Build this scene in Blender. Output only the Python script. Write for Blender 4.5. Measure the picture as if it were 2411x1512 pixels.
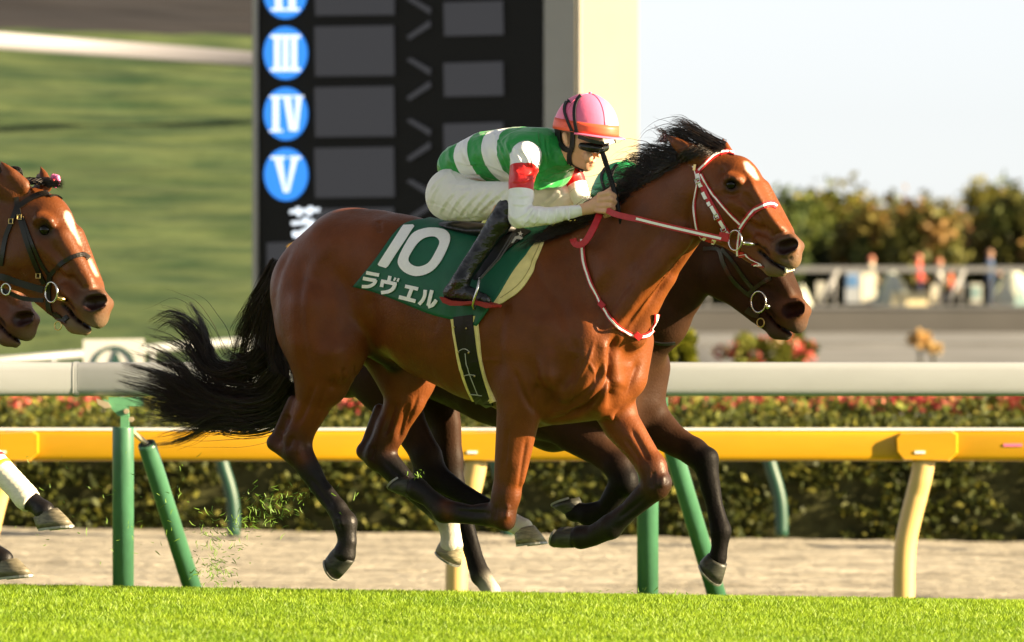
import bpy, math, random
import numpy as np
from mathutils import Vector
from mathutils.bvhtree import BVHTree

# ------------------------------------------------------------------ camera, sky, sun, exposure
for o in list(bpy.data.objects):
    bpy.data.objects.remove(o)
sc = bpy.context.scene
COL = sc.collection
R = math.radians
F = 17100.0                      # focal length in units of a 2411 px wide picture
CAMZ = 1.0
PITCH = (825 - 756) / F
cam = bpy.data.cameras.new('camera')
cam.sensor_width = 36.0
cam.lens = F / 2411 * 36.0
cam.clip_start = 0.5
cam.clip_end = 3000
cam.dof.use_dof = True
cam.dof.focus_distance = 29.85
cam.dof.aperture_fstop = 5.4
camo = bpy.data.objects.new('camera', cam)
COL.objects.link(camo)
camo.location = (0, 0, CAMZ)
camo.rotation_euler = (R(90) + PITCH, 0, 0)
sc.camera = camo

SUN = Vector((0.91, -0.25, 0.32)).normalized()
w = bpy.data.worlds.new('World')
sc.world = w
w.use_nodes = True
nt = w.node_tree
sky = nt.nodes.new('ShaderNodeTexSky')
sky.sky_type = 'NISHITA'
sky.sun_disc = False
sky.sun_elevation = math.asin(SUN.z)
sky.sun_rotation = math.atan2(SUN.x, SUN.y)
sky.air_density = 0.6
sky.dust_density = 0.45
sky.ozone_density = 1.0
bg = nt.nodes['Background']
bg.inputs['Strength'].default_value = 0.0505
hs = nt.nodes.new('ShaderNodeHueSaturation')          # thin bright haze: the whole sky is paler than clear air
hs.inputs['Saturation'].default_value = 0.20
hs.inputs['Value'].default_value = 0.80
nt.links.new(sky.outputs['Color'], hs.inputs['Color'])
nt.links.new(hs.outputs['Color'], bg.inputs['Color'])
sl = bpy.data.lights.new('sun', 'SUN')
sl.energy = 5.0
sl.angle = R(0.6)
sl.color = (1.0, 0.78, 0.48)
so = bpy.data.objects.new('sun', sl)
COL.objects.link(so)
so.rotation_euler = (-SUN).to_track_quat('-Z', 'Y').to_euler()
so.location = (20, -5, 12)
sc.view_settings.view_transform = 'Standard'
sc.view_settings.look = 'None'
sc.view_settings.gamma = 1.0
sc.view_settings.exposure = 2.3
sc.render.engine = 'CYCLES'
sc.cycles.use_denoising = True
sc.cycles.max_bounces = 6

# ------------------------------------------------------------------ helpers
rng = np.random.default_rng(7)
random.seed(7)
CP, SP = math.cos(PITCH), math.sin(PITCH)


def ray(px, py):
    a = (px - 1205.5) / F
    b = (756 - py) / F
    return Vector((a, CP - b * SP, SP + b * CP))


def at(px, py, Y):
    d = ray(px, py)
    t = Y / d.y
    return Vector((d.x * t, Y, CAMZ + d.z * t))


class Frame:
    """A heading frame: u forward, v towards the near side, w up; pt() puts a picture point on the plane v = l."""

    def __init__(self, px, Y, yaw):
        self.o = at(px, 825, Y)
        self.o.z = 0
        c, s = math.cos(R(yaw)), math.sin(R(yaw))
        self.u = Vector((c, -s, 0))
        self.v = Vector((-s, -c, 0))
        self.w = Vector((0, 0, 1))

    def pt(self, px, py, l=0.0):
        d = ray(px, py)
        C = Vector((0, 0, CAMZ))
        t = (l - (C - self.o).dot(self.v)) / d.dot(self.v)
        return C + d * t

    def loc(self, P):
        q = P - self.o
        return Vector((q.dot(self.u), q.dot(self.v), q.z))

    def world(self, A):
        A = np.asarray(A, dtype=np.float64)
        return (np.array(self.o)[None, :] + A[:, 0:1] * np.array(self.u)[None, :]
                + A[:, 1:2] * np.array(self.v)[None, :] + A[:, 2:3] * np.array(self.w)[None, :])


def lin(r, g, b):
    f = lambda c: c / 12.92 if c <= 0.04045 else ((c + 0.055) / 1.055) ** 2.4
    return (f(r / 255), f(g / 255), f(b / 255))


def mat(name, col, rough=0.6, spec=0.4, metal=0.0, var=0.0, vscale=20.0, bump=0.0, bscale=60.0, attr=None,
        crease=0.0, cscale=5.0, crot=(0, 0, 0), sheen=0.0, coat=0.0, emit=None, estr=0.0, trans=0.0, sharp=.18, stretch=None, col2=None, bdist=0.01):
    m = bpy.data.materials.new(name)
    m.use_nodes = True
    t = m.node_tree
    b = t.nodes['Principled BSDF']
    b.inputs['Base Color'].default_value = (*col, 1)
    b.inputs['Roughness'].default_value = rough
    b.inputs['Specular IOR Level'].default_value = spec
    b.inputs['Metallic'].default_value = metal
    b.inputs['Sheen Weight'].default_value = sheen
    b.inputs['Coat Weight'].default_value = coat
    src = None
    if attr:
        a = t.nodes.new('ShaderNodeAttribute')
        a.attribute_name = attr
        src = a.outputs['Color']
    tc = t.nodes.new('ShaderNodeTexCoord')
    vec = tc.outputs['Object']
    if stretch:
        mp = t.nodes.new('ShaderNodeMapping')
        mp.inputs['Scale'].default_value = stretch
        t.links.new(vec, mp.inputs['Vector'])
        vec = mp.outputs['Vector']
    if var > 0 or col2:
        n = t.nodes.new('ShaderNodeTexNoise')
        n.inputs['Scale'].default_value = vscale
        n.inputs['Detail'].default_value = 5
        n.inputs['Roughness'].default_value = 0.6
        t.links.new(vec, n.inputs['Vector'])
        rp = t.nodes.new('ShaderNodeValToRGB')
        rp.color_ramp.elements[0].position = 0.5 - sharp
        rp.color_ramp.elements[1].position = 0.5 + sharp
        if col2:
            rp.color_ramp.elements[0].color = (*col2, 1)
            rp.color_ramp.elements[1].color = (*col, 1)
            t.links.new(n.outputs['Fac'], rp.inputs['Fac'])
            t.links.new(rp.outputs['Color'], b.inputs['Base Color'])
        else:
            rp.color_ramp.elements[0].color = (1 - var,) * 3 + (1,)
            rp.color_ramp.elements[1].color = (1 + var,) * 3 + (1,)
            t.links.new(n.outputs['Fac'], rp.inputs['Fac'])
            mx = t.nodes.new('ShaderNodeMix')
            mx.data_type = 'RGBA'
            mx.blend_type = 'MULTIPLY'
            mx.inputs['Factor'].default_value = 1
            mx.inputs['A'].default_value = (*col, 1)
            if src:
                t.links.new(src, mx.inputs['A'])
            t.links.new(rp.outputs['Color'], mx.inputs['B'])
            t.links.new(mx.outputs['Result'], b.inputs['Base Color'])
    elif src:
        t.links.new(src, b.inputs['Base Color'])
    if bump > 0:
        n2 = t.nodes.new('ShaderNodeTexNoise')
        n2.inputs['Scale'].default_value = bscale
        n2.inputs['Detail'].default_value = 4
        t.links.new(vec, n2.inputs['Vector'])
        bp = t.nodes.new('ShaderNodeBump')
        bp.inputs['Strength'].default_value = bump
        bp.inputs['Distance'].default_value = bdist
        t.links.new(n2.outputs['Fac'], bp.inputs['Height'])
        t.links.new(bp.outputs['Normal'], b.inputs['Normal'])
        if crease > 0:
            prev = bp
            for q, (sc_, ro) in enumerate(((cscale, crot), (cscale * 1.7, (crot[0] + .5, crot[1] + .7, crot[2] + 1.1)))):
                mp2 = t.nodes.new('ShaderNodeMapping')
                mp2.inputs['Rotation'].default_value = ro
                t.links.new(tc.outputs['Object'], mp2.inputs['Vector'])
                wv = t.nodes.new('ShaderNodeTexWave')
                wv.inputs['Scale'].default_value = sc_
                wv.inputs['Distortion'].default_value = 2.6
                wv.inputs['Detail'].default_value = 2.0
                wv.inputs['Detail Scale'].default_value = 1.2
                t.links.new(mp2.outputs['Vector'], wv.inputs['Vector'])
                pw = t.nodes.new('ShaderNodeMath')
                pw.operation = 'POWER'
                pw.inputs[1].default_value = 3.0
                t.links.new(wv.outputs['Fac'], pw.inputs[0])
                nm = t.nodes.new('ShaderNodeTexNoise')
                nm.inputs['Scale'].default_value = sc_ * 1.3
                t.links.new(tc.outputs['Object'], nm.inputs['Vector'])
                ml = t.nodes.new('ShaderNodeMath')
                ml.operation = 'MULTIPLY'
                t.links.new(pw.outputs[0], ml.inputs[0])
                t.links.new(nm.outputs['Fac'], ml.inputs[1])
                b2 = t.nodes.new('ShaderNodeBump')
                b2.inputs['Strength'].default_value = crease
                b2.inputs['Distance'].default_value = .02 / (1 + q)
                t.links.new(ml.outputs[0], b2.inputs['Height'])
                t.links.new(prev.outputs['Normal'], b2.inputs['Normal'])
                prev = b2
            t.links.new(prev.outputs['Normal'], b.inputs['Normal'])
    if emit:
        b.inputs['Emission Color'].default_value = (*emit, 1)
        b.inputs['Emission Strength'].default_value = estr
    if trans > 0:
        tr = t.nodes.new('ShaderNodeBsdfTranslucent')
        ms = t.nodes.new('ShaderNodeMixShader')
        ms.inputs[0].default_value = trans
        out = t.nodes['Material Output']
        bc = b.inputs['Base Color']
        if bc.is_linked:
            t.links.new(bc.links[0].from_socket, tr.inputs['Color'])
        else:
            tr.inputs['Color'].default_value = (*col, 1)
        t.links.new(b.outputs[0], ms.inputs[1])
        t.links.new(tr.outputs[0], ms.inputs[2])
        t.links.new(ms.outputs[0], out.inputs[0])
    return m


def thing(name, loc, label, cat, group=None):
    o = bpy.data.objects.new(name, None)
    COL.objects.link(o)
    o.location = loc
    o.empty_display_size = 0.1
    tag(o, label, cat, group)
    return o


def tag(o, label=None, cat=None, group=None, kind=None):
    if label:
        o['label'] = label
    if cat:
        o['category'] = cat
    if group:
        o['group'] = group
    if kind:
        o['kind'] = kind
    return o


def wloc(o):
    p = Vector((0, 0, 0))
    while o:
        p += o.location
        o = o.parent
    return p


def meshobj(name, V, Fc, m, parent=None, smooth=True, attrs=None, kind=None):
    """V in world coordinates (parents are never rotated)."""
    V = np.asarray(V, dtype=np.float64).reshape(-1, 3)
    org = np.array(wloc(parent)) if parent else V.mean(axis=0) if len(V) else np.zeros(3)
    if parent is None:
        org[2] = V[:, 2].min()
    me = bpy.data.meshes.new(name)
    if isinstance(Fc, np.ndarray):
        n, k = Fc.shape
        me.vertices.add(len(V))
        me.vertices.foreach_set('co', (V - org).astype(np.float32).ravel())
        me.loops.add(n * k)
        me.loops.foreach_set('vertex_index', Fc.astype(np.int32).ravel())
        me.polygons.add(n)
        me.polygons.foreach_set('loop_start', np.arange(0, n * k, k, dtype=np.int32))
        me.polygons.foreach_set('loop_total', np.full(n, k, dtype=np.int32))
        me.update(calc_edges=True)
        me.validate()
    else:
        me.from_pydata([tuple(v) for v in (V - org)], [], Fc)
        me.update()
    if smooth:
        tot = np.zeros(len(me.polygons), dtype=np.int32)
        me.polygons.foreach_get('loop_total', tot)
        me.polygons.foreach_set('use_smooth', tot <= 4)
    if attrs:
        for an, av in attrs.items():
            av = np.asarray(av, dtype=np.float32)
            if av.ndim == 1:
                at_ = me.attributes.new(an, 'FLOAT', 'POINT')
                at_.data.foreach_set('value', av)
            else:
                at_ = me.color_attributes.new(an, 'FLOAT_COLOR', 'POINT')
                c4 = np.ones((len(av), 4), dtype=np.float32)
                c4[:, :3] = av
                at_.data.foreach_set('color', c4.ravel())
    if m:
        me.materials.append(m)
    o = bpy.data.objects.new(name, me)
    COL.objects.link(o)
    if parent:
        o.parent = parent
    else:
        o.location = org
    if kind:
        o['kind'] = kind
    return o


class MB:
    """Collects simple solids in world space."""

    def __init__(self):
        self.V = []
        self.F = []

    def add(self, V, Fc):
        n = len(self.V)
        self.V += [tuple(v) for v in V]
        self.F += [tuple(i + n for i in f) for f in Fc]
        return self

    def box(self, c, ax, ay, az):
        c, ax, ay, az = map(Vector, (c, ax, ay, az))
        V = [c + sx * ax + sy * ay + sz * az for sx in (-1, 1) for sy in (-1, 1) for sz in (-1, 1)]
        return self.add(V, [(0, 1, 3, 2), (4, 6, 7, 5), (0, 4, 5, 1), (2, 3, 7, 6), (0, 2, 6, 4), (1, 5, 7, 3)])

    def aabox(self, x0, x1, y0, y1, z0, z1):
        return self.box(((x0 + x1) / 2, (y0 + y1) / 2, (z0 + z1) / 2), ((x1 - x0) / 2, 0, 0), (0, (y1 - y0) / 2, 0),
                        (0, 0, (z1 - z0) / 2))

    def tube(self, pts, rad, n=10, closed=False, caps=True):
        pts = [Vector(p) for p in pts]
        if not hasattr(rad, '__len__'):
            rad = [rad] * len(pts)
        V = []
        L = len(pts)
        prev = None
        for i, p in enumerate(pts):
            if closed:
                t = pts[(i + 1) % L] - pts[i - 1]
            else:
                t = pts[min(i + 1, L - 1)] - pts[max(i - 1, 0)]
            t = t.normalized() if t.length > 0 else Vector((0, 0, 1))
            if prev is None:
                a = t.orthogonal().normalized()
            else:
                a = (prev - t * prev.dot(t)).normalized()
            prev = a
            b = t.cross(a)
            for k in range(n):
                th = 2 * math.pi * k / n
                V.append(p + (a * math.cos(th) + b * math.sin(th)) * rad[i])
        Fc = []
        for i in range(L if closed else L - 1):
            j = (i + 1) % L
            for k in range(n):
                k2 = (k + 1) % n
                Fc.append((i * n + k, i * n + k2, j * n + k2, j * n + k))
        if caps and not closed:
            Fc.append(tuple(range(n - 1, -1, -1)))
            Fc.append(tuple((L - 1) * n + k for k in range(n)))
        return self.add(V, Fc)

    def prism(self, poly, d):
        """poly: world points of a planar polygon, d: extrusion vector."""
        d = Vector(d)
        poly = [Vector(p) for p in poly]
        n = len(poly)
        V = poly + [p + d for p in poly]
        Fc = [tuple(range(n)), tuple(range(2 * n - 1, n - 1, -1))]
        for i in range(n):
            j = (i + 1) % n
            Fc.append((i, i + n, j + n, j))
        return self.add(V, Fc)

    def sphere(self, c, r, n=12, sc_=(1, 1, 1)):
        c = Vector(c)
        V = []
        m_ = n // 2
        for i in range(m_ + 1):
            a = math.pi * i / m_
            for k in range(n):
                b = 2 * math.pi * k / n
                V.append((c.x + r * sc_[0] * math.sin(a) * math.cos(b), c.y + r * sc_[1] * math.sin(a) * math.sin(b),
                          c.z + r * sc_[2] * math.cos(a)))
        Fc = []
        for i in range(m_):
            for k in range(n):
                Fc.append((i * n + k, (i + 1) * n + k, (i + 1) * n + (k + 1) % n, i * n + (k + 1) % n))
        return self.add(V, Fc)

    def build(self, name, m, parent=None, smooth=False, kind=None):
        return meshobj(name, self.V, self.F, m, parent, smooth, kind=kind)


def catmull(P, n):
    """Resample a control polyline (tuples of any length) smoothly into n points."""
    P = np.asarray(P, dtype=np.float64)
    if len(P) < 3:
        t = np.linspace(0, 1, n)[:, None]
        return P[0] * (1 - t) + P[-1] * t
    d = np.linalg.norm(np.diff(P[:, :2], axis=0), axis=1)
    s = np.concatenate([[0], np.cumsum(d)])
    Q = np.vstack([2 * P[0] - P[1], P, 2 * P[-1] - P[-2]])
    out = []
    for x in np.linspace(0, s[-1], n):
        i = min(max(np.searchsorted(s, x, side='right') - 1, 0), len(P) - 2)
        t = (x - s[i]) / max(s[i + 1] - s[i], 1e-9)
        p0, p1, p2, p3 = Q[i], Q[i + 1], Q[i + 2], Q[i + 3]
        out.append(0.5 * ((2 * p1) + (-p0 + p2) * t + (2 * p0 - 5 * p1 + 4 * p2 - p3) * t * t
                          + (-p0 + 3 * p1 - 3 * p2 + p3) * t ** 3))
    return np.array(out)


# ------------------------------------------------------------------ implicit bodies
class Sdf:
    def __init__(self, fr):
        self.fr = fr
        self.g = []          # groups: (segments, ls, k, tag, op); a group is one limb or muscle

    @property
    def p(self):
        return [(a, b, ra, rb, ls, k, tg, op) for (sg, ls, k, tg, op) in self.g for (a, b, ra, rb) in sg]

    def chain(self, pts, ls=1.0, k=20, tg='coat', op='+', grow=0.0):
        q = []
        for (x, y, l, r) in pts:
            P = self.fr.pt(x, y, l)
            q.append((np.array(self.fr.loc(P)), r * P.y / F + grow))
        return self.raw(q, ls, k * self.fr.o.y / F, tg, op)

    def raw(self, q, ls, km, tg, op='+'):
        if len(q) == 1:
            q = q * 2
        self.g.append(([(a, b, ra, rb) for (a, ra), (b, rb) in zip(q, q[1:])], ls, km, tg, op))
        return self

    @staticmethod
    def dist(U, V, W, a, b, ra, rb, ls):
        av, bv = a[1] / ls, b[1] / ls
        ba = np.array([b[0] - a[0], bv - av, b[2] - a[2]], dtype=np.float32)
        l2 = float((ba * ba).sum())
        pu = U - np.float32(a[0])
        pv = V * np.float32(1 / ls) - np.float32(av)
        pw = W - np.float32(a[2])
        if l2 < 1e-10:
            return np.sqrt(pu * pu + pv * pv + pw * pw) - np.float32(ra)
        h = np.clip((pu * ba[0] + pv * ba[1] + pw * ba[2]) / np.float32(l2), 0, 1)
        du = pu - h * ba[0]
        dv = pv - h * ba[1]
        dw = pw - h * ba[2]
        return np.sqrt(du * du + dv * dv + dw * dw) - (np.float32(ra) + h * np.float32(rb - ra))

    def mesh(self, h):
        lo = np.full(3, 1e9)
        hi = np.full(3, -1e9)
        for (a, b, ra, rb, ls, k, tg, op) in self.p:
            if op == '-':
                continue
            for q, r in ((a, ra), (b, rb)):
                e = np.array([r, r * ls, r]) + k * 0.4 + 2 * h
                lo = np.minimum(lo, q - e)
                hi = np.maximum(hi, q + e)
        n = np.ceil((hi - lo) / h).astype(int) + 1
        ax = [(lo[i] + h * np.arange(n[i])).astype(np.float32) for i in range(3)]
        D = np.full(tuple(n), 1.0, dtype=np.float32)
        for (sg, ls, k, tg, op) in self.g:
            r = max(max(ra, rb) for (a, b, ra, rb) in sg)
            e = np.array([r, r * ls, r]) + np.array([1, max(ls, 1), 1]) * (k + 2 * h)
            mn = np.min([np.minimum(a, b) for (a, b, ra, rb) in sg], axis=0)
            mx = np.max([np.maximum(a, b) for (a, b, ra, rb) in sg], axis=0)
            i0 = np.maximum(np.floor((mn - e - lo) / h).astype(int), 0)
            i1 = np.minimum(np.ceil((mx + e - lo) / h).astype(int) + 1, n)
            if (i1 <= i0).any():
                continue
            s = tuple(slice(i0[i], i1[i]) for i in range(3))
            d = None
            for (a, b, ra, rb) in sg:
                dd = self.dist(ax[0][s[0]][:, None, None], ax[1][s[1]][None, :, None], ax[2][s[2]][None, None, :], a, b, ra, rb, ls)
                d = dd if d is None else np.minimum(d, dd)
            D0 = D[s]
            k = np.float32(max(k, 1e-4))
            if op == '+':
                hh = np.clip(0.5 + 0.5 * (D0 - d) / k, 0, 1)
                D[s] = D0 + (d - D0) * hh - k * hh * (1 - hh)
            else:
                d = -d
                hh = np.clip(0.5 - 0.5 * (D0 - d) / k, 0, 1)
                D[s] = D0 + (d - D0) * hh + k * hh * (1 - hh)
        # surface nets
        s = D < 0
        cnt = np.zeros(tuple(n - 1), dtype=np.uint8)
        cor = [(i, j, k) for i in (0, 1) for j in (0, 1) for k in (0, 1)]
        sl_ = lambda c: tuple(slice(c[i], n[i] - 1 + c[i]) for i in range(3))
        for c in cor:
            cnt += s[sl_(c)]
        idx = np.argwhere((cnt > 0) & (cnt < 8))
        del cnt
        acc = np.zeros((len(idx), 3))
        num = np.zeros(len(idx))
        for c in cor:
            for axn in range(3):
                if c[axn] == 0:
                    c2 = list(c)
                    c2[axn] = 1
                    da = D[idx[:, 0] + c[0], idx[:, 1] + c[1], idx[:, 2] + c[2]]
                    db = D[idx[:, 0] + c2[0], idx[:, 1] + c2[1], idx[:, 2] + c2[2]]
                    m_ = (da < 0) != (db < 0)
                    t = np.where(m_, da / np.where(m_, da - db, 1), 0)
                    p = np.tile(np.array(c, dtype=float), (len(idx), 1))
                    p[:, axn] = t
                    acc[m_] += p[m_]
                    num[m_] += 1
        V = (idx + acc / num[:, None]) * h + lo
        ids = np.full(tuple(n - 1), -1, dtype=np.int32)
        ids[idx[:, 0], idx[:, 1], idx[:, 2]] = np.arange(len(idx))
        Q = []
        for axn in range(3):
            o1, o2 = [(1, 2), (2, 0), (0, 1)][axn]
            sa = [slice(None)] * 3
            sb = [slice(None)] * 3
            sa[axn] = slice(0, n[axn] - 1)
            sb[axn] = slice(1, n[axn])
            A, B = s[tuple(sa)], s[tuple(sb)]
            e = np.argwhere(A != B)
            ok = (e[:, o1] > 0) & (e[:, o2] > 0) & (e[:, o1] < n[o1] - 1) & (e[:, o2] < n[o2] - 1)
            e = e[ok]
            f = A[e[:, 0], e[:, 1], e[:, 2]]
            qs = []
            for (d1, d2) in ((-1, -1), (0, -1), (0, 0), (-1, 0)):
                c = e.copy()
                c[:, o1] += d1
                c[:, o2] += d2
                qs.append(ids[c[:, 0], c[:, 1], c[:, 2]])
            q = np.stack(qs, axis=1)
            q[~f] = q[~f][:, ::-1]
            Q.append(q)
        Q = np.vstack(Q)
        Q = Q[(Q >= 0).all(axis=1)]
        # light smoothing
        for it in range(3):
            S = np.zeros_like(V)
            N = np.zeros(len(V))
            for i in range(4):
                a, b = Q[:, i], Q[:, (i + 1) % 4]
                for c in range(3):
                    S[:, c] += np.bincount(a, weights=V[b, c], minlength=len(V))
                    S[:, c] += np.bincount(b, weights=V[a, c], minlength=len(V))
                N += np.bincount(a, minlength=len(V)) + np.bincount(b, minlength=len(V))
            V = V + 0.5 * (S / np.maximum(N, 1)[:, None] - V)
        # v points to the viewer: (u, v, w) is left-handed when seen from above, so flip
        fl = self.fr.u.cross(self.fr.v).dot(self.fr.w)
        if fl < 0:
            Q = Q[:, ::-1].copy()
        return V, Q

    def colour(self, V, cols, sig=0.012):
        V = V.astype(np.float32)
        best = None
        acc = np.zeros((len(V), 3))
        wt = np.zeros(len(V))
        U_, V_, W_ = V[:, 0], V[:, 1], V[:, 2]
        for (a, b, ra, rb, ls, k, tg, op) in self.p:
            if op == '-':
                continue
            d = self.dist(U_, V_, W_, a, b, ra, rb, ls)
            wgt = np.exp(-np.clip(d, -0.08, 0.4) / sig)
            acc += wgt[:, None] * np.array(cols[tg])[None, :]
            wt += wgt
        acc = acc / wt[:, None]
        for (a, b, ra, rb, ls, k, tg, op) in self.p:
            if op == '-' and tg in cols:
                d = np.abs(self.dist(U_, V_, W_, a, b, ra, rb, ls))
                q = np.clip(1.7 - d / 0.006, 0, 1)[:, None]
                acc = acc * (1 - q) + np.array(cols[tg])[None, :] * q
        return acc

    def obj(self, name, h, m, parent, cols=None, sig=0.012, paint=None, attrs=None, disp=None):
        V, Q = self.mesh(h)
        V0 = V
        if disp:
            a, b, c, d = (V[Q[:, i]] for i in range(4))
            fn = np.cross(c - a, d - b)
            N = np.zeros_like(V)
            for i in range(4):
                for k in range(3):
                    N[:, k] += np.bincount(Q[:, i], weights=fn[:, k], minlength=len(V))
            N /= np.linalg.norm(N, axis=1, keepdims=True) + 1e-12
            s_ = 1 if self.fr.u.cross(self.fr.v).dot(self.fr.w) > 0 else -1
            V = V + N * s_ * disp(V, N * s_)[:, None]
        A = {}
        if cols:
            A['Col'] = self.colour(V0, cols, sig)
        W = self.fr.world(V)
        if paint:
            A['Col'] = paint(W, A['Col'])
        if attrs:
            A.update(attrs(V0, W))
        o = meshobj(name, W, Q, m, parent, True, A)
        return o, W, Q


def topx(W):
    """World points to picture points."""
    W = np.asarray(W)
    x, y, z = W[:, 0], W[:, 1], W[:, 2] - CAMZ
    f = y * CP + z * SP
    u_ = -y * SP + z * CP
    return np.stack([1205.5 + F * x / f, 756 - F * u_ / f], axis=1)


class Proj:
    """Lays flat things on a body: shoots the picture ray at the body's surface."""

    def __init__(self, W, Q):
        self.t = BVHTree.FromPolygons([tuple(p) for p in W], [tuple(q) for q in Q])

    def hit(self, px, py, off=0.006, fb=None):
        C = Vector((0, 0, CAMZ))
        d = ray(px, py).normalized()
        p, n, i, dist = self.t.ray_cast(C, d)
        if p is None:
            if fb is None:
                return None
            p = fb
            p2, n, i, dd = self.t.find_nearest(fb)
            if p2 is not None and dd < 0.12:
                p = p2
            else:
                return fb
        if n.dot(d) > 0:
            n = -n
        return p + n * off

    def near(self, P, off=0.006):
        p, n, i, dd = self.t.find_nearest(Vector(P))
        return p + n * off


def ribbon(name, proj, fr, pts, width, m, parent, off=0.006, th=0.004, n=None, l=0.1, free=False, seg=None, taper=None):
    """A strap along picture points. Lies on the body, or hangs free on the plane v = l."""
    pts = [tuple(p) for p in pts]
    P = np.array([p[:2] for p in pts], float)
    L = np.linalg.norm(np.diff(P, axis=0), axis=1).sum()
    n = n or max(6, int(L / 6))
    full = [p if len(p) > 2 else (p[0], p[1], l) for p in pts]
    C = catmull(full, n)
    V = []
    for i in range(n):
        t = C[min(i + 1, n - 1), :2] - C[max(i - 1, 0), :2]
        t /= max(np.linalg.norm(t), 1e-6)
        nn = np.array([-t[1], t[0]])
        wv = width * (taper(i / (n - 1)) if taper else 1)
        row = []
        for s_ in (-1, 0, 1):
            x, y = C[i, :2] + nn * wv / 2 * s_
            fb = fr.pt(x, y, C[i, 2])
            if free:
                p = fb + fr.v * off
                q = fb + fr.v * (off - th)
            else:
                p = proj.hit(x, y, off, fb)
                q = proj.hit(x, y, off - th, fb)
            row.append((p, q))
        V += [row[0][0], row[1][0], row[2][0], row[2][1], row[1][1], row[0][1]]
    Fc = []
    for i in range(n - 1):
        for k in range(6):
            k2 = (k + 1) % 6
            Fc.append((i * 6 + k, i * 6 + k2, i * 6 + 6 + k2, i * 6 + 6 + k))
    Fc.append((5, 4, 3, 2, 1, 0))
    Fc.append(tuple((n - 1) * 6 + k for k in range(6)))
    return meshobj(name, [tuple(v) for v in V], Fc, m, parent, False)


def patch(name, proj, fr, poly, m, parent, off=0.008, th=0.003, l=0.2, sub=5):
    """A flat shape (picture outline, possibly with a hole as [outer, inner]) laid on a body."""
    import bmesh
    bm = bmesh.new()
    loops = poly if isinstance(poly[0][0], (list, tuple)) else [poly]
    edges = []
    for lp in loops:
        vs = [bm.verts.new((x, y, 0)) for (x, y) in lp]
        for i in range(len(vs)):
            edges.append(bm.edges.new((vs[i], vs[(i + 1) % len(vs)])))
    bmesh.ops.triangle_fill(bm, use_beauty=True, use_dissolve=False, edges=edges)
    for _ in range(sub):
        ed = [e for e in bm.edges if e.calc_length() > 7]
        if not ed:
            break
        bmesh.ops.subdivide_edges(bm, edges=ed, cuts=1)
        bmesh.ops.triangulate(bm, faces=bm.faces[:])
    bmesh.ops.recalc_face_normals(bm, faces=bm.faces[:])
    bm.verts.index_update()
    V = []
    for v in bm.verts:
        V.append(proj.hit(v.co.x, v.co.y, off, fr.pt(v.co.x, v.co.y, l)))
    n = len(V)
    V += [p + fr.v * -th for p in V]
    Fc = []
    for f in bm.faces:
        ii = [v.index for v in f.verts]
        Fc.append(tuple(ii))
        Fc.append(tuple(i + n for i in reversed(ii)))
    for e in bm.edges:
        if e.is_boundary:
            a, b = e.verts[0].index, e.verts[1].index
            Fc.append((a, b, b + n, a + n))
    bm.free()
    return meshobj(name, V, Fc, m, parent, False)


def stroke(pts, wd, n=14):
    """Picture outline of a thick pen stroke."""
    C = catmull(pts, n) if len(pts) > 2 else np.array(pts, float)
    A, B = [], []
    for i in range(len(C)):
        t = C[min(i + 1, len(C) - 1)] - C[max(i - 1, 0)]
        t /= np.linalg.norm(t)
        nn = np.array([-t[1], t[0]]) * wd / 2
        A.append(tuple(C[i] + nn))
        B.append(tuple(C[i] - nn))
    return A + B[::-1]


def strands(name, G, m, parent, r0=0.0016, seg=14, wave=0.01, curl=0.0):
    """G: list of (n,3) world control curves, each already individual. One tapered 3-sided tube per strand."""
    S = np.array([catmull(g, seg) for g in G])
    N = len(S)
    ph = rng.uniform(0, 6.28, (N, 3))
    fq = rng.uniform(2.0, 5.0, (N, 1))
    am = rng.uniform(0.2, 1.0, (N, 1)) * wave
    t = np.linspace(0, 1, seg)[None, :]
    for c in range(3):
        S[:, :, c] += am * t ** 1.3 * np.sin(fq * t * 4 + ph[:, c:c + 1])
    T = np.gradient(S, axis=1)
    T /= np.linalg.norm(T, axis=2, keepdims=True) + 1e-9
    A = np.cross(T, np.array([0.3, 1.0, 0.2])[None, None, :])
    A /= np.linalg.norm(A, axis=2, keepdims=True) + 1e-9
    B = np.cross(T, A)
    rad = (r0 * rng.uniform(0.6, 1.3, (N, 1)) * (1 - t ** 2.2 * 0.9))[:, :, None]
    ring = []
    for k in range(3):
        th = 2 * math.pi * k / 3
        ring.append(S + (A * math.cos(th) + B * math.sin(th)) * rad)
    V = np.stack(ring, axis=2).reshape(-1, 3)
    base = (np.arange(N)[:, None] * seg + np.arange(seg - 1)[None, :]) * 3
    Q = []
    for k in range(3):
        k2 = (k + 1) % 3
        Q.append(np.stack([base + k, base + k2, base + 3 + k2, base + 3 + k], axis=-1).reshape(-1, 4))
    tint = (rng.uniform(0, 1, N) ** 3)[:, None]
    c = np.array((0.009, 0.0075, 0.0075))[None, :] * (1 - tint) + np.array((0.050, 0.026, 0.012))[None, :] * tint
    return meshobj(name, V, np.vstack(Q), m, parent, True, {'Col': np.repeat(c, seg * 3, axis=0)})


def ground_z(x, y):
    """Cross-fall of the course: level turf to the crest, then falling away; a slight fall to the right."""
    y = np.asarray(y, float)
    z = np.where(y < 30.2, -.03, -.03 - (y - 30.2) * 0.035)
    z = np.maximum(z, -0.45)
    return z - 0.0150 * np.clip(np.asarray(x, float), -30, 30)


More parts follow.
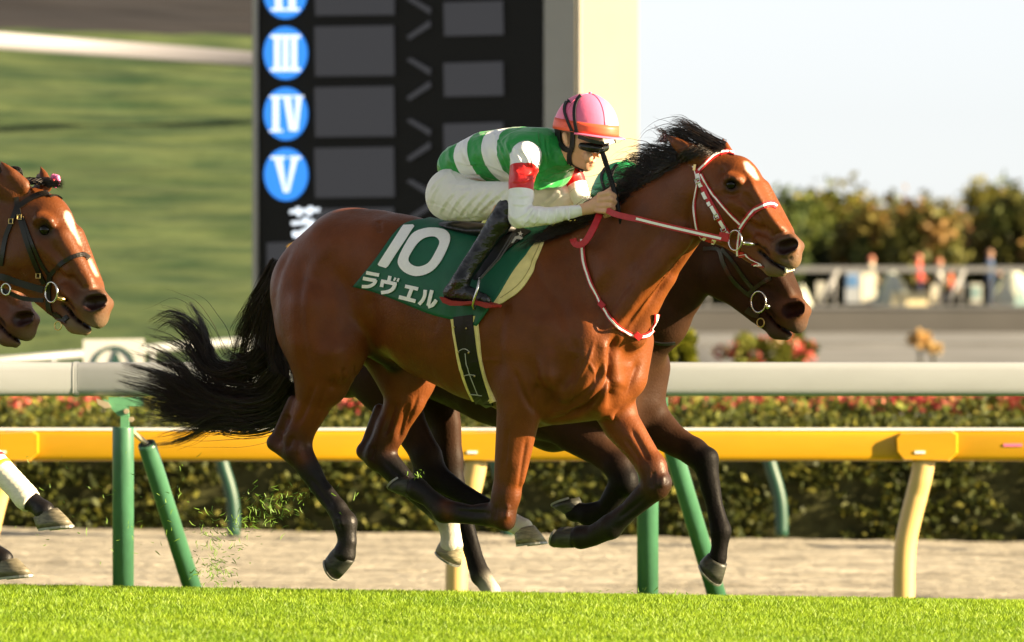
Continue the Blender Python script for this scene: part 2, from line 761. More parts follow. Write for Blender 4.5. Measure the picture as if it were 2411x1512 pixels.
def folds(seed, amp, dirs, freq, warp=.5):
    """Ridged cloth folds: crests run along each direction in dirs (u, v, w)."""
    r = np.random.default_rng(seed)

    def f(V, N=None):
        out = np.zeros(len(V))
        for d in dirs:
            d = np.array(d, float)
            d /= np.linalg.norm(d)
            for j in range(3):
                e = np.cross(d, r.normal(0, 1, 3))
                e /= np.linalg.norm(e)
                fq = freq * r.uniform(.6, 1.7)
                ph = r.uniform(0, 6.28)
                wv = warp * np.sin(V @ d * freq * .35 + r.uniform(0, 6.28)) * 2
                s = np.sin(V @ e * fq + wv + ph)
                mask = .5 + .5 * np.sin(V @ r.normal(0, 1, 3) * freq * .4 + r.uniform(0, 6.28))
                out += (1 - np.abs(s)) ** 2.2 * mask * r.uniform(.5, 1)
        return amp * (out / (3 * len(dirs)) - .2)
    return f


def sculpt(fr, strokes):
    """Shallow grooves (negative depth, metres) and ridges along picture polylines, limited to l0 < l < l1."""
    def f(V, N):
        P = topx(fr.world(V))
        Nw = N[:, 0:1] * np.array(fr.u) + N[:, 1:2] * np.array(fr.v) + N[:, 2:3] * np.array(fr.w)
        face = np.clip((-Nw[:, 1] + .25) * 2, 0, 1)
        out = np.zeros(len(V))
        for pts, sg, dep, l0, l1 in strokes:
            C = catmull(pts, max(6, len(pts) * 4))
            x0, y0 = C.min(0) - sg * 3
            x1, y1 = C.max(0) + sg * 3
            m_ = (P[:, 0] > x0) & (P[:, 0] < x1) & (P[:, 1] > y0) & (P[:, 1] < y1) & (V[:, 1] > l0) & (V[:, 1] < l1)
            if not m_.any():
                continue
            Q = P[m_]
            best = np.full(len(Q), 1e9)
            tt = np.zeros(len(Q))
            for i in range(len(C) - 1):
                a, b = C[i], C[i + 1]
                ba = b - a
                h = np.clip(((Q - a) @ ba) / max(ba @ ba, 1e-9), 0, 1)
                d = np.linalg.norm(Q - a - h[:, None] * ba, axis=1)
                k = d < best
                best[k] = d[k]
                tt[k] = (i + h[k]) / (len(C) - 1)
            env = np.clip(np.minimum(tt, 1 - tt) * 5 + .15, 0, 1)
            out[m_] += 1.25 * dep * env * np.exp(-(best / sg) ** 2)
        return out * face
    return f

# ------------------------------------------------------------------ the ground
def grid(x0, x1, y0, y1, nx, ny, zf):
    X, Y = np.meshgrid(np.linspace(x0, x1, nx), np.linspace(y0, y1, ny))
    Z = zf(X, Y)
    V = np.stack([X, Y, Z], axis=-1).reshape(-1, 3)
    i = (np.arange(ny - 1)[:, None] * nx + np.arange(nx - 1)[None, :])
    Q = np.stack([i, i + 1, i + nx + 1, i + nx], axis=-1).reshape(-1, 4)
    return V, Q


def fbm(X, Y, fx, fy, n=10, seed=1):
    r = np.random.default_rng(seed)
    Z = np.zeros_like(X)
    for i in range(n):
        a = r.uniform(0.5, 2.2, 2)
        Z += np.sin(X * fx * a[0] + Y * fy * a[1] * r.choice([-1, 1]) * 0.6 + r.uniform(0, 6.28)) \
            * np.sin(Y * fy * a[1] + X * fx * a[0] * 0.4 + r.uniform(0, 6.28))
    return Z / n


M_turf = mat('turf soil and thatch', (0.060, 0.13, 0.016), 0.9, 0.1, col2=(0.10, 0.17, 0.02), vscale=14, bump=0.5, bscale=90)
V, Q = grid(-45, 45, 1, 42.55, 90, 200, ground_z)
tag(meshobj('turf_track', V, Q, M_turf), kind='structure')

M_sand = mat('raked sand', (0.48, 0.44, 0.36), 0.95, 0.1, col2=(0.22, 0.20, 0.16), vscale=1.9, stretch=(0.55, 2.6, 1), bump=1.0, bscale=16, bdist=0.05)


def sandz(X, Y):
    e = np.clip((Y - 42.6) / 0.5, 0, 1)
    return ground_z(X, Y) - 0.004 - 0.07 * np.exp(-((Y - 47.6 - .12 * np.sin(X * 1.3)) / .11) ** 4) + e * (0.050 * fbm(X, Y, 1.1, 6.0, 14, 3) + 0.034 * fbm(X, Y, 6.0, 13.0, 14, 5))


V, Q = grid(-11, 11, 42.55, 57.4, 420, 420, sandz)
tag(meshobj('sand_track', V, Q, M_sand), kind='structure')
M_infield = mat('infield lawn', (0.11, 0.14, 0.035), 0.95, 0.1, col2=(0.17, 0.16, 0.055), vscale=0.5)
V, Q = grid(-900, 900, 57.3, 2600, 3, 3, lambda X, Y: X * 0 - 0.62)
tag(meshobj('infield_ground', V, Q, M_infield), kind='structure')
for sx, nm in ((-1, 'sand_shoulder'), (1, 'sand_shoulder')):
    V, Q = grid(*( (-45, -11) if sx < 0 else (11, 45)), 42.55, 57.4, 30, 20, lambda X, Y: ground_z(X, Y) - 0.004)
    tag(meshobj(nm, V, Q, M_sand), kind='structure')

# grassy hill on the left: a mound rising away from the track
M_hill = mat('hill grass', (0.082, 0.110, 0.042), 0.95, 0.1, col2=(0.022, 0.048, 0.020), vscale=1.5, sharp=.15, stretch=(0.34, 0.50, 2.2), bump=0.4, bscale=6, bdist=0.1)


def hillz(X, Y):
    px = 1205.5 + F * X / Y
    side = np.clip((1330 - px) / 500, 0, 1)
    side = side * side * (3 - 2 * side)
    b = 0.9 + np.clip(Y - 90, 0, None) * 0.125
    b = np.where(Y < 90, 0.9 - (90 - Y) * 0.07, b)
    b = b - 0.035 * (X + 6) * np.clip((Y - 90) / 40, 0, 1)
    b = b + fbm(X, Y, 0.45, 0.75, 12, 8) * 0.26 * np.clip((Y - 80) / 30, 0, 1) + fbm(X, Y, 1.2, 2.4, 12, 9) * 0.11
    return -0.9 + (b + 0.9) * side


V, Q = grid(-60, 16, 66, 139, 240, 260, hillz)
tag(meshobj('grassy_hill', V, Q, M_hill), kind='structure')
M_dark = mat('dark upper track', (0.018, 0.0175, 0.020), 0.9, 0.1, col2=(0.036, 0.034, 0.036), vscale=1.2, stretch=(0.15, 1, 1))
V, Q = grid(-60, 16, 139, 210, 240, 120, hillz)
tag(meshobj('upper_track', V, Q, M_dark), kind='structure')

# pale terrace on the right, rising to the deck behind the long wall
M_pave = mat('pale paving', (0.17, 0.175, 0.18), 0.8, 0.2, var=0.25, vscale=0.25)  # both terrace greys are cooled and darkened to carry its shade
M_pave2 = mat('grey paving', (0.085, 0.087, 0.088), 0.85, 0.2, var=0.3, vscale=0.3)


def terr(X, Y):
    px = 1205.5 + F * X / Y
    side = np.clip((px - 1380) / 160, 0, 1)
    return -0.95 + side * (0.36 + np.clip((Y - 80) / 138.4, 0, 1) * 2.12)


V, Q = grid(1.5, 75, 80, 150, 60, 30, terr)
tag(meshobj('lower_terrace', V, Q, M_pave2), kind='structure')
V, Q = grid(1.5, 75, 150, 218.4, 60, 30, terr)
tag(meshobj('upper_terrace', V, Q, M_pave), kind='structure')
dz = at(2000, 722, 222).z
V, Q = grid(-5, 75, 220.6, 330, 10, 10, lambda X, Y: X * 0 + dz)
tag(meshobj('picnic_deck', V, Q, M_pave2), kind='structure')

# ------------------------------------------------------------------ turf blades (stuff)
def blades(N, x0, x1, y0, y1, hmin, hmax, wd, seed, c0, c1, zf=ground_z):
    r = np.random.default_rng(seed)
    x = r.uniform(x0, x1, N)
    y = r.uniform(y0, y1, N)
    cl = fbm(x, y, 9.0, 9.0, 10, 4)
    hgt = r.uniform(hmin, hmax, N) * (1 + 0.55 * cl)
    a = r.uniform(0, 6.28, N)
    lean = r.uniform(0.05, 0.65, N) * hgt
    b = r.uniform(0, 6.28, N)
    z = zf(x, y) - 0.003
    wx, wy = np.cos(a) * wd, np.sin(a) * wd
    lx, ly = np.cos(b) * lean, np.sin(b) * lean
    P = np.stack([np.stack([x - wx, y - wy, z], 1), np.stack([x + wx, y + wy, z], 1),
                  np.stack([x + wx * .8 + lx * .35, y + wy * .8 + ly * .35, z + hgt * .6], 1),
                  np.stack([x + lx, y + ly, z + hgt], 1)], axis=1)
    V = P.reshape(-1, 3)
    i = np.arange(N)[:, None] * 4
    T = np.vstack([i + np.array([[0, 1, 2]]), i + np.array([[0, 2, 3]])])
    mix = np.clip(0.5 + 0.9 * fbm(x, y, 3.0, 3.0, 10, 6) + r.normal(0, 0.28, N), 0, 1)[:, None]
    c = np.array(c0)[None, :] * (1 - mix) + np.array(c1)[None, :] * mix
    return V, T, np.repeat(c, 4, axis=0)


M_blade = mat('grass blade', (0.2, 0.4, 0.03), 0.5, 0.3, attr='Col', trans=0.42)
V, T, C = blades(420000, -3.4, 3.4, 23.6, 31.2, 0.015, 0.034, 0.0019, 11, (0.120, 0.222, 0.009), (0.25, 0.36, 0.016))
tag(meshobj('turf_grass', V, T, M_blade, None, True, {'Col': C}), 'short bright green turf blades covering the racing track', 'grass', kind='stuff')
V, T, C = blades(190000, -7.0, 7.0, 31.2, 42.4, 0.016, 0.034, 0.0032, 12, (0.120, 0.222, 0.009), (0.25, 0.36, 0.016))
tag(meshobj('verge_grass', V, T, M_blade, None, True, {'Col': C}), 'green turf sloping down from the crest to the sand under the rails', 'grass', kind='stuff')
V, T, C = blades(110000, 3.4, 7.0, 23.6, 31.2, 0.016, 0.034, 0.0028, 13, (0.120, 0.222, 0.009), (0.25, 0.36, 0.016))
V2, T2_, C2 = blades(110000, -7.0, -3.4, 23.6, 31.2, 0.016, 0.034, 0.0028, 14, (0.120, 0.222, 0.009), (0.25, 0.36, 0.016))
tag(meshobj('side_grass', np.vstack([V, V2]), np.vstack([T, T2_ + len(V)]), M_blade, None, True, {'Col': np.vstack([C, C2])}), 'turf just outside the left and right picture edges', 'grass', kind='stuff')

# ------------------------------------------------------------------ horses
def simil(src, dst, ang=0.0, s=1.0):
    ca, sa = math.cos(R(ang)), math.sin(R(ang))

    def f(pts):
        out = []
        for (x, y, l, r) in pts:
            dx, dy = x - src[0], y - src[1]
            out.append((dst[0] + s * (dx * ca - dy * sa), dst[1] + s * (dx * sa + dy * ca), l * s, r * s))
        return out
    return f


ID = simil((0, 0), (0, 0))


def head(S, T):
    c = lambda pts, **k: S.chain(T(pts), **k)
    c([(1655, 435, 0, 78), (1735, 468, 0, 76)], ls=.72, k=30)
    c([(1690, 424, 0, 68), (1730, 430, 0, 65)], ls=.72, k=18)
    c([(1690, 508, 0, 62)], ls=.80, k=30)
    c([(1735, 468, 0, 74), (1800, 543, 0, 50), (1846, 586, 0, 40)], ls=.56, k=25)
    c([(1695, 515, 0, 55), (1768, 588, 0, 30), (1822, 628, 0, 21)], ls=.66, k=20)
    c([(1848, 588, 0, 43)], ls=.80, k=14, tg='nose')
    c([(1862, 612, 0, 23)], ls=1.1, k=12, tg='muzzle')
    c([(1818, 630, 0, 21), (1842, 640, 0, 12)], ls=1.05, k=10, tg='muzzle')
    # cheek, facial crest, brow ridges, bars of the nose
    c([(1684, 500, .055, 46)], ls=.62, k=16)
    c([(1726, 474, .075, 13), (1790, 524, .055, 9)], k=10)
    c([(1716, 420, .085, 17), (1738, 424, .08, 14)], k=9)
    c([(1772, 432, -.075, 25)], k=14)
    c([(1770, 452, .045, 24), (1836, 540, .03, 16)], k=14)
    c([(1800, 440, -.035, 14), (1858, 545, -.03, 12)], k=14)
    c([(1790, 560, .045, 15), (1826, 592, .045, 14)], k=12)
    # nostril rim then hole
    c([(1838, 586, .042, 27), (1860, 574, .042, 24)], ls=.55, k=8, tg='nose')
    c([(1880, 580, -.03, 15)], k=8, tg='nose')
    c([(1841, 583, .068, 15.5), (1862, 576, .066, 14)], ls=1.5, k=3, tg='hole', op='-')
    # mouth line, eye socket, hollow above the eye
    c([(1782, 580, .072, 4), (1806, 597, .066, 4)], ls=2.0, k=4, tg='hole', op='-')
    c([(1798, 592, 0, 2.6), (1832, 619, 0, 3.2), (1872, 643, 0, 4.5)], ls=7, k=2.5, tg='hole', op='-')
    c([(1722, 436, .108, 15)], k=5, op='-', tg='x')
    c([(1690, 412, .105, 14)], k=14, op='-', tg='x')
    c([(1748, 500, .10, 12), (1772, 540, .085, 10)], k=14, op='-', tg='x')
    # ears laid back
    c([(1650, 374, .065, 25), (1616, 354, .09, 21), (1592, 337, .10, 14), (1570, 320, .10, 4)], ls=.62, k=8)
    c([(1624, 342, .125, 10), (1590, 328, .13, 8)], k=4, op='-', tg='earin')
    c([(1712, 362, -.05, 17), (1706, 342, -.06, 11), (1702, 329, -.06, 4)], ls=.7, k=8)
    return S


def torso(S, T):
    c = lambda pts, **k: S.chain(T(pts), **k)
    c([(835, 632, 0, 130), (950, 672, 0, 165), (1044, 712, 0, 188), (1145, 742, 0, 205), (1250, 765, 0, 212)], ls=.76, k=60)
    c([(815, 610, 0, 110), (880, 612, 0, 108)], ls=.9, k=50)
    for s in (1, -1):
        c([(742 - s * 4, 690, .11 * s, 106), (760 - s * 4, 770, .13 * s, 108)], ls=.8, k=50)
        c([(800 - s * 20, 600, .14 * s, 72), (905 - s * 20, 600, .12 * s, 66)], ls=.8, k=50)
    c([(880, 700, 0, 90), (930, 712, 0, 106)], ls=.7, k=50)
    c([(1310, 800, 0, 190), (1350, 815, 0, 150)], ls=.66, k=60)
    c([(1265, 925, 0, 72), (1395, 905, 0, 84)], ls=.9, k=50)
    c([(1190, 585, 0, 52), (1300, 592, 0, 52)], ls=.55, k=50)
    # shoulder blades and triceps
    for s in (1, -1):
        d = 30 * (1 - s)
        c([(1262 + d, 640, .125 * s, 62), (1345 + d, 800, .165 * s, 72)], ls=.62, k=30)
        c([(1238 + d, 830, .165 * s, 82), (1228 + d, 905, .165 * s, 66)], ls=.7, k=30)
        c([(1350 + d, 780, .15 * s, 60), (1350 + d * 1.1, 890, .13 * s, 62)], ls=.8, k=26)
    # pectorals, split by the breast groove
    c([(1392, 800, .105, 76), (1402, 890, .085, 64)], ls=.9, k=16)
    c([(1468, 805, -.105, 74), (1462, 882, -.085, 66)], ls=.9, k=16)
    c([(1300, 955, .05, 44), (1400, 930, .06, 44)], k=14)
    c([(1450, 925, -.05, 36)], k=14)
    c([(1440, 985, -.02, 7), (1437, 972, -.02, 12)], k=12)
    return S


def neck(S, T):
    c = lambda pts, **k: S.chain(T(pts), **k)
    c([(1370, 715, 0, 172), (1437, 650, 0, 150), (1503, 585, 0, 123), (1604, 478, 0, 98)], ls=.56, k=50)
    # windpipe, jugular groove, brachial muscle
    c([(1560, 655, 0, 24), (1520, 720, .02, 30), (1490, 790, .02, 34)], k=22)
    c([(1600, 560, .07, 34), (1500, 680, .095, 44), (1430, 770, .11, 48)], ls=.6, k=18)
    c([(1585, 620, .095, 10), (1520, 700, .12, 11), (1468, 780, .13, 12)], k=12, op='-', tg='x')
    return S


def tendon(S, p, q, r):
    """Hollows between cannon bone and tendon on both faces of the leg."""
    m = S.fr.o.y / F
    for s in (1, -1):
        c = []
        for (x, y, l, rr), t in ((p, .45), (q, 0), (r, -.5)):
            o = r if t > 0 else p
            a = abs(t)
            c.append((x * (1 - a) + q[0] * a, y * (1 - a) + q[1] * a, l + s * (rr * .82 * m + .003), 5))
        S.chain(c, k=7, op='-', tg='x')


def leg_fore(S, pts, kn, tags=('coat', 'mid', 'dark', 'dark')):
    """pts: elbow .. above knee, knee, cannon (2), fetlock, pastern, coronet."""
    S.chain(pts[:4], ls=.78, k=22, tg=tags[0])
    S.chain([pts[3], pts[4]], ls=.9, k=14, tg=tags[1])
    S.chain(pts[4:7], ls=.85, k=10, tg=tags[2])
    S.chain(pts[6:9], ls=.9, k=9, tg=tags[3])
    tendon(S, pts[4], pts[5], pts[6])
    x, y, l, r = pts[4]
    S.chain([(x + kn[0], y + kn[1], l, r * .5)], ls=1.3, k=14, tg=tags[2])
    return S


def leg_hind(S, pts, calc, tags=('coat', 'mid', 'dark', 'dark'), sock=99):
    """pts: thigh, thigh, stifle, gaskin, above hock, hock, cannon (2), fetlock, pastern, coronet; calc: hock point, tendon top."""
    S.chain(pts[:3], ls=.72, k=36, tg=tags[0])
    S.chain(pts[2:5], ls=.72, k=20, tg=tags[0])
    S.chain(pts[4:6], ls=.85, k=14, tg=tags[1])
    S.chain(pts[5:8], ls=.82, k=10, tg=tags[2])
    S.chain(pts[7:9], ls=.88, k=7, tg=tags[3] if sock <= 7 else tags[2])
    S.chain(pts[8:10], ls=.88, k=6, tg=tags[3] if sock <= 8 else tags[2])
    S.chain(pts[9:11], ls=.9, k=6, tg=tags[3] if sock <= 9 else tags[2])
    tendon(S, pts[5], pts[6], pts[7])
    (hx, hy), (tx, ty) = calc
    l = pts[5][2]
    S.chain([(hx, hy, l, 18), (pts[5][0] - 4, pts[5][1] + 14, l, 25)], ls=.9, k=10, tg=tags[1])
    S.chain([(tx, ty, l, 15), (hx + 3, hy - 2, l, 16)], ls=.8, k=12, tg=tags[1])
    return S


M_hoof = mat('horn', (0.034, 0.035, 0.028), 0.45, 0.4, var=0.45, vscale=30, stretch=(1, 1, 4))
M_hoofl = mat('pale horn', (0.22, 0.19, 0.12), 0.5, 0.4, var=0.45, vscale=30, stretch=(1, 1, 4))
M_shoe = mat('worn steel shoe', (0.24, 0.24, 0.22), 0.45, 0.5, metal=0.5, var=0.3)


def hoof(fr, root, cf, ch, toe, heel, l, m, shoe=True, wc=21, ws=30):
    P = lambda q: fr.pt(q[0], q[1], l)
    sc_ = P(cf).y / F
    cf, ch, toe, heel = P(cf), P(ch), P(toe), P(heel)
    n = 20
    V = []
    rows = []
    for t, wd in ((0, wc), (.15, wc * 1.06), (.6, (wc + ws) / 2), (1, ws)):
        f_ = cf.lerp(toe, t)
        h_ = ch.lerp(heel, t)
        c = (f_ + h_) / 2
        A = (f_ - h_) / 2 * (.88 + .12 * min(1, t * 2))
        rows.append((c, A, wd * sc_))
        for k in range(n):
            th = 2 * math.pi * k / n
            V.append(c + A * math.cos(th) + fr.v * (wd * sc_ * math.sin(th)))
    Fc = []
    for i in range(3):
        for k in range(n):
            k2 = (k + 1) % n
            Fc.append((i * n + k, i * n + k2, i * n + n + k2, i * n + n + k))
    c, A, wd = rows[3]
    nrm = (toe - cf) + (heel - ch)
    nrm = (nrm - A * (nrm.dot(A) / A.length_squared)).normalized()
    for k in range(n):
        th = 2 * math.pi * k / n
        V.append(c - nrm * 0.008 + A * .72 * math.cos(th) + fr.v * (wd * .72 * math.sin(th)))
    for k in range(n):
        k2 = (k + 1) % n
        Fc.append((3 * n + k, 3 * n + k2, 4 * n + k2, 4 * n + k))
    Fc.append(tuple(4 * n + k for k in range(n)))
    Fc.append(tuple(n - 1 - k for k in range(n)))
    h = meshobj('hoof', [tuple(v) for v in V], Fc, m, root, True)
    if shoe:
        mb = MB()
        V = []
        for k in range(17):
            th = R(-135 + 270 * k / 16)
            for (rr, dd) in ((1.03, 0), (1.03, .009), (.78, .009), (.78, 0)):
                V.append(c + nrm * (dd + .0005) + A * rr * math.cos(th) + fr.v * (wd * rr * math.sin(th)))
        Fc = []
        for k in range(16):
            for j in range(4):
                j2 = (j + 1) % 4
                Fc.append((k * 4 + j, k * 4 + j2, k * 4 + 4 + j2, k * 4 + 4 + j))
        Fc += [(0, 1, 2, 3), (67, 66, 65, 64)]
        mb.add(V, Fc)
        mb.build('horseshoe', M_shoe, h)
    return h


def coatmat(name, rough=.46, spec=.26):
    m = mat(name, (0.2, 0.07, 0.02), rough, spec, var=0.17, vscale=9, attr='Col', bump=0.5, bscale=110, sheen=.0, bdist=.0035)
    t = m.node_tree
    n = t.nodes.new('ShaderNodeTexNoise')
    n.inputs['Scale'].default_value = 5
    n.inputs['Detail'].default_value = 7
    n.inputs['Roughness'].default_value = .7
    mr = t.nodes.new('ShaderNodeMapRange')
    mr.inputs['From Min'].default_value = .3
    mr.inputs['From Max'].default_value = .7
    mr.inputs['To Min'].default_value = rough - .13
    mr.inputs['To Max'].default_value = rough + .16
    tc = t.nodes.new('ShaderNodeTexCoord')
    t.links.new(tc.outputs['Object'], n.inputs['Vector'])
    t.links.new(n.outputs['Fac'], mr.inputs['Value'])
    t.links.new(mr.outputs['Result'], t.nodes['Principled BSDF'].inputs['Roughness'])
    return m


BAY = dict(coat=(0.134, 0.0350, 0.0066), mid=(0.046, 0.0145, 0.005), dark=(0.006, 0.0048, 0.0045), nose=(0.095, 0.046, 0.024),
           muzzle=(0.13, 0.092, 0.058), hole=(0.022, 0.007, 0.005), groin_shade=(0.012, 0.008, 0.006), sock=(0.55, 0.51, 0.43), x=(0.2, 0.06, 0.017), earin=(0.05, 0.022, 0.012))
BAY2 = dict(BAY, coat=(0.102, 0.029, 0.0065))
BROWN = dict(BAY, coat=(0.030, 0.0135, 0.007), mid=(0.010, 0.007, 0.0055), dark=(0.005, 0.0042, 0.0042), nose=(0.085, 0.037, 0.018),
             muzzle=(0.060, 0.045, 0.036), x=(0.05, 0.02, 0.01))
del BAY['x'], BAY2['x'], BROWN['x']
M_coat = coatmat('bay coat')
M_coatd = coatmat('dark brown coat', .55, .09)
M_hair = mat('black horse hair', (0.012, 0.010, 0.010), 0.38, 0.5, attr='Col')
M_eye = mat('dark eye', (0.004, 0.003, 0.002), 0.10, 0.25)

# ---- the bay in front
HF = Frame(1100, 30.3, 36)
S = Sdf(HF)
torso(S, ID)
neck(S, ID)
head(S, ID)
leg_hind(S, [(745, 668, .10, 108), (757, 745, .145, 116), (770, 815, .165, 100), (737, 950, .155, 47), (702, 1020, .15, 37), (700, 1058, .15, 35),
             (750, 1142, .15, 24), (795, 1200, .15, 24), (813, 1232, .15, 29), (818, 1276, .15, 22), (811, 1303, .15, 29)], ((645, 1043), (690, 945)))
S.chain([(775, 850, .165, 78), (768, 895, .16, 62)], ls=.7, k=20)
S.chain([(893, 806, .0, 44), (928, 842, -.04, 30)], ls=1.2, k=14, tg='groin_shade')  # dark udder skin, deepened to carry the shade between thigh and belly
leg_hind(S, [(862, 760, -.15, 78), (912, 815, -.16, 74), (958, 882, -.155, 76), (955, 938, -.14, 52), (921, 1010, -.14, 38), (893, 1070, -.14, 36),
             (970, 1153, -.14, 25), (1035, 1208, -.14, 24), (1055, 1225, -.14, 28), (1062, 1262, -.14, 24), (1063, 1284, -.14, 29)], ((856, 1063), (893, 965)),
         tags=('coat', 'mid', 'dark', 'sock'), sock=8)
leg_fore(S, [(1235, 890, .165, 72), (1219, 985, .16, 54), (1204, 1090, .15, 43), (1192, 1165, .145, 34), (1182, 1211, .145, 33),
             (1110, 1212, .145, 23), (1046, 1203, .145, 28), (1010, 1172, .145, 23), (982, 1152, .145, 29)], (10, 22))
leg_fore(S, [(1425, 905, -.125, 66), (1462, 996, -.13, 48), (1505, 1055, -.13, 38), (1536, 1102, -.13, 34), (1545, 1142, -.13, 34),
             (1480, 1203, -.13, 24), (1438, 1240, -.13, 29), (1395, 1262, -.13, 25), (1368, 1265, -.13, 29)], (14, -8))
S.chain([(1215, 960, .195, 26), (1205, 1080, .175, 20)], k=10)
S.chain([(1243, 980, .16, 24), (1220, 1130, .15, 14)], k=10)
for g, k_ in (([(1290, 770, .205, 30), (1300, 880, .20, 32)], 18), ([(790, 830, .235, 34), (800, 870, .22, 26)], 22), ([(735, 720, .235, 46), (735, 800, .225, 44)], 26),
              ([(1380, 840, .165, 34), (1385, 900, .14, 32)], 16), ([(700, 1052, .178, 12), (712, 1078, .178, 12)], 8), ([(668, 1050, .172, 10)], 8),
              ([(1188, 1218, .168, 14)], 8), ([(1050, 1192, .168, 10), (1058, 1212, .168, 9)], 7)):
    S.chain(g, k=k_)


def inside(P, poly):
    x, y = P[:, 0], P[:, 1]
    r = np.zeros(len(P), bool)
    n = len(poly)
    for i in range(n):
        (x1, y1), (x2, y2) = poly[i], poly[(i + 1) % n]
        c = ((y1 > y) != (y2 > y)) & (x < (x2 - x1) * (y - y1) / (y2 - y1 + 1e-12) + x1)
        r ^= c
    return r


def softin(P, poly, e=2.6):
    """Soft-edged mask: white hair mixing into the coat."""
    j = [(0, 0), (e, 0), (-e, 0), (0, e), (0, -e), (e, e), (-e, -e), (e, -e), (-e, e)]
    return np.mean([inside(P + np.array(q), poly) for q in j], axis=0)[:, None]


def paint_main(W, C):
    P = topx(W)
    star = softin(P, [(1752, 380), (1762, 384), (1776, 400), (1786, 424), (1778, 420), (1764, 406), (1756, 400)])
    C = C * (1 - star) + np.array((0.70, 0.62, 0.52)) * star
    # dark skin round the eye
    d = np.hypot(P[:, 0] - 1722, (P[:, 1] - 435))
    loc_ = (W - np.array(HF.o)) @ np.array(HF.v)
    k = np.clip(1.6 - d / 16, 0, 1) * (loc_ > .03)
    C = C * (1 - k[:, None]) + np.array((0.016, 0.009, 0.006)) * k[:, None]
    # black mane roots along the crest are black skin/hair; tips of the ears dark
    k = np.clip(1 - np.hypot(P[:, 0] - 1571, P[:, 1] - 321) / 22, 0, 1)
    C = C * (1 - k[:, None]) + np.array((0.02, 0.012, 0.01)) * k[:, None]
    return C


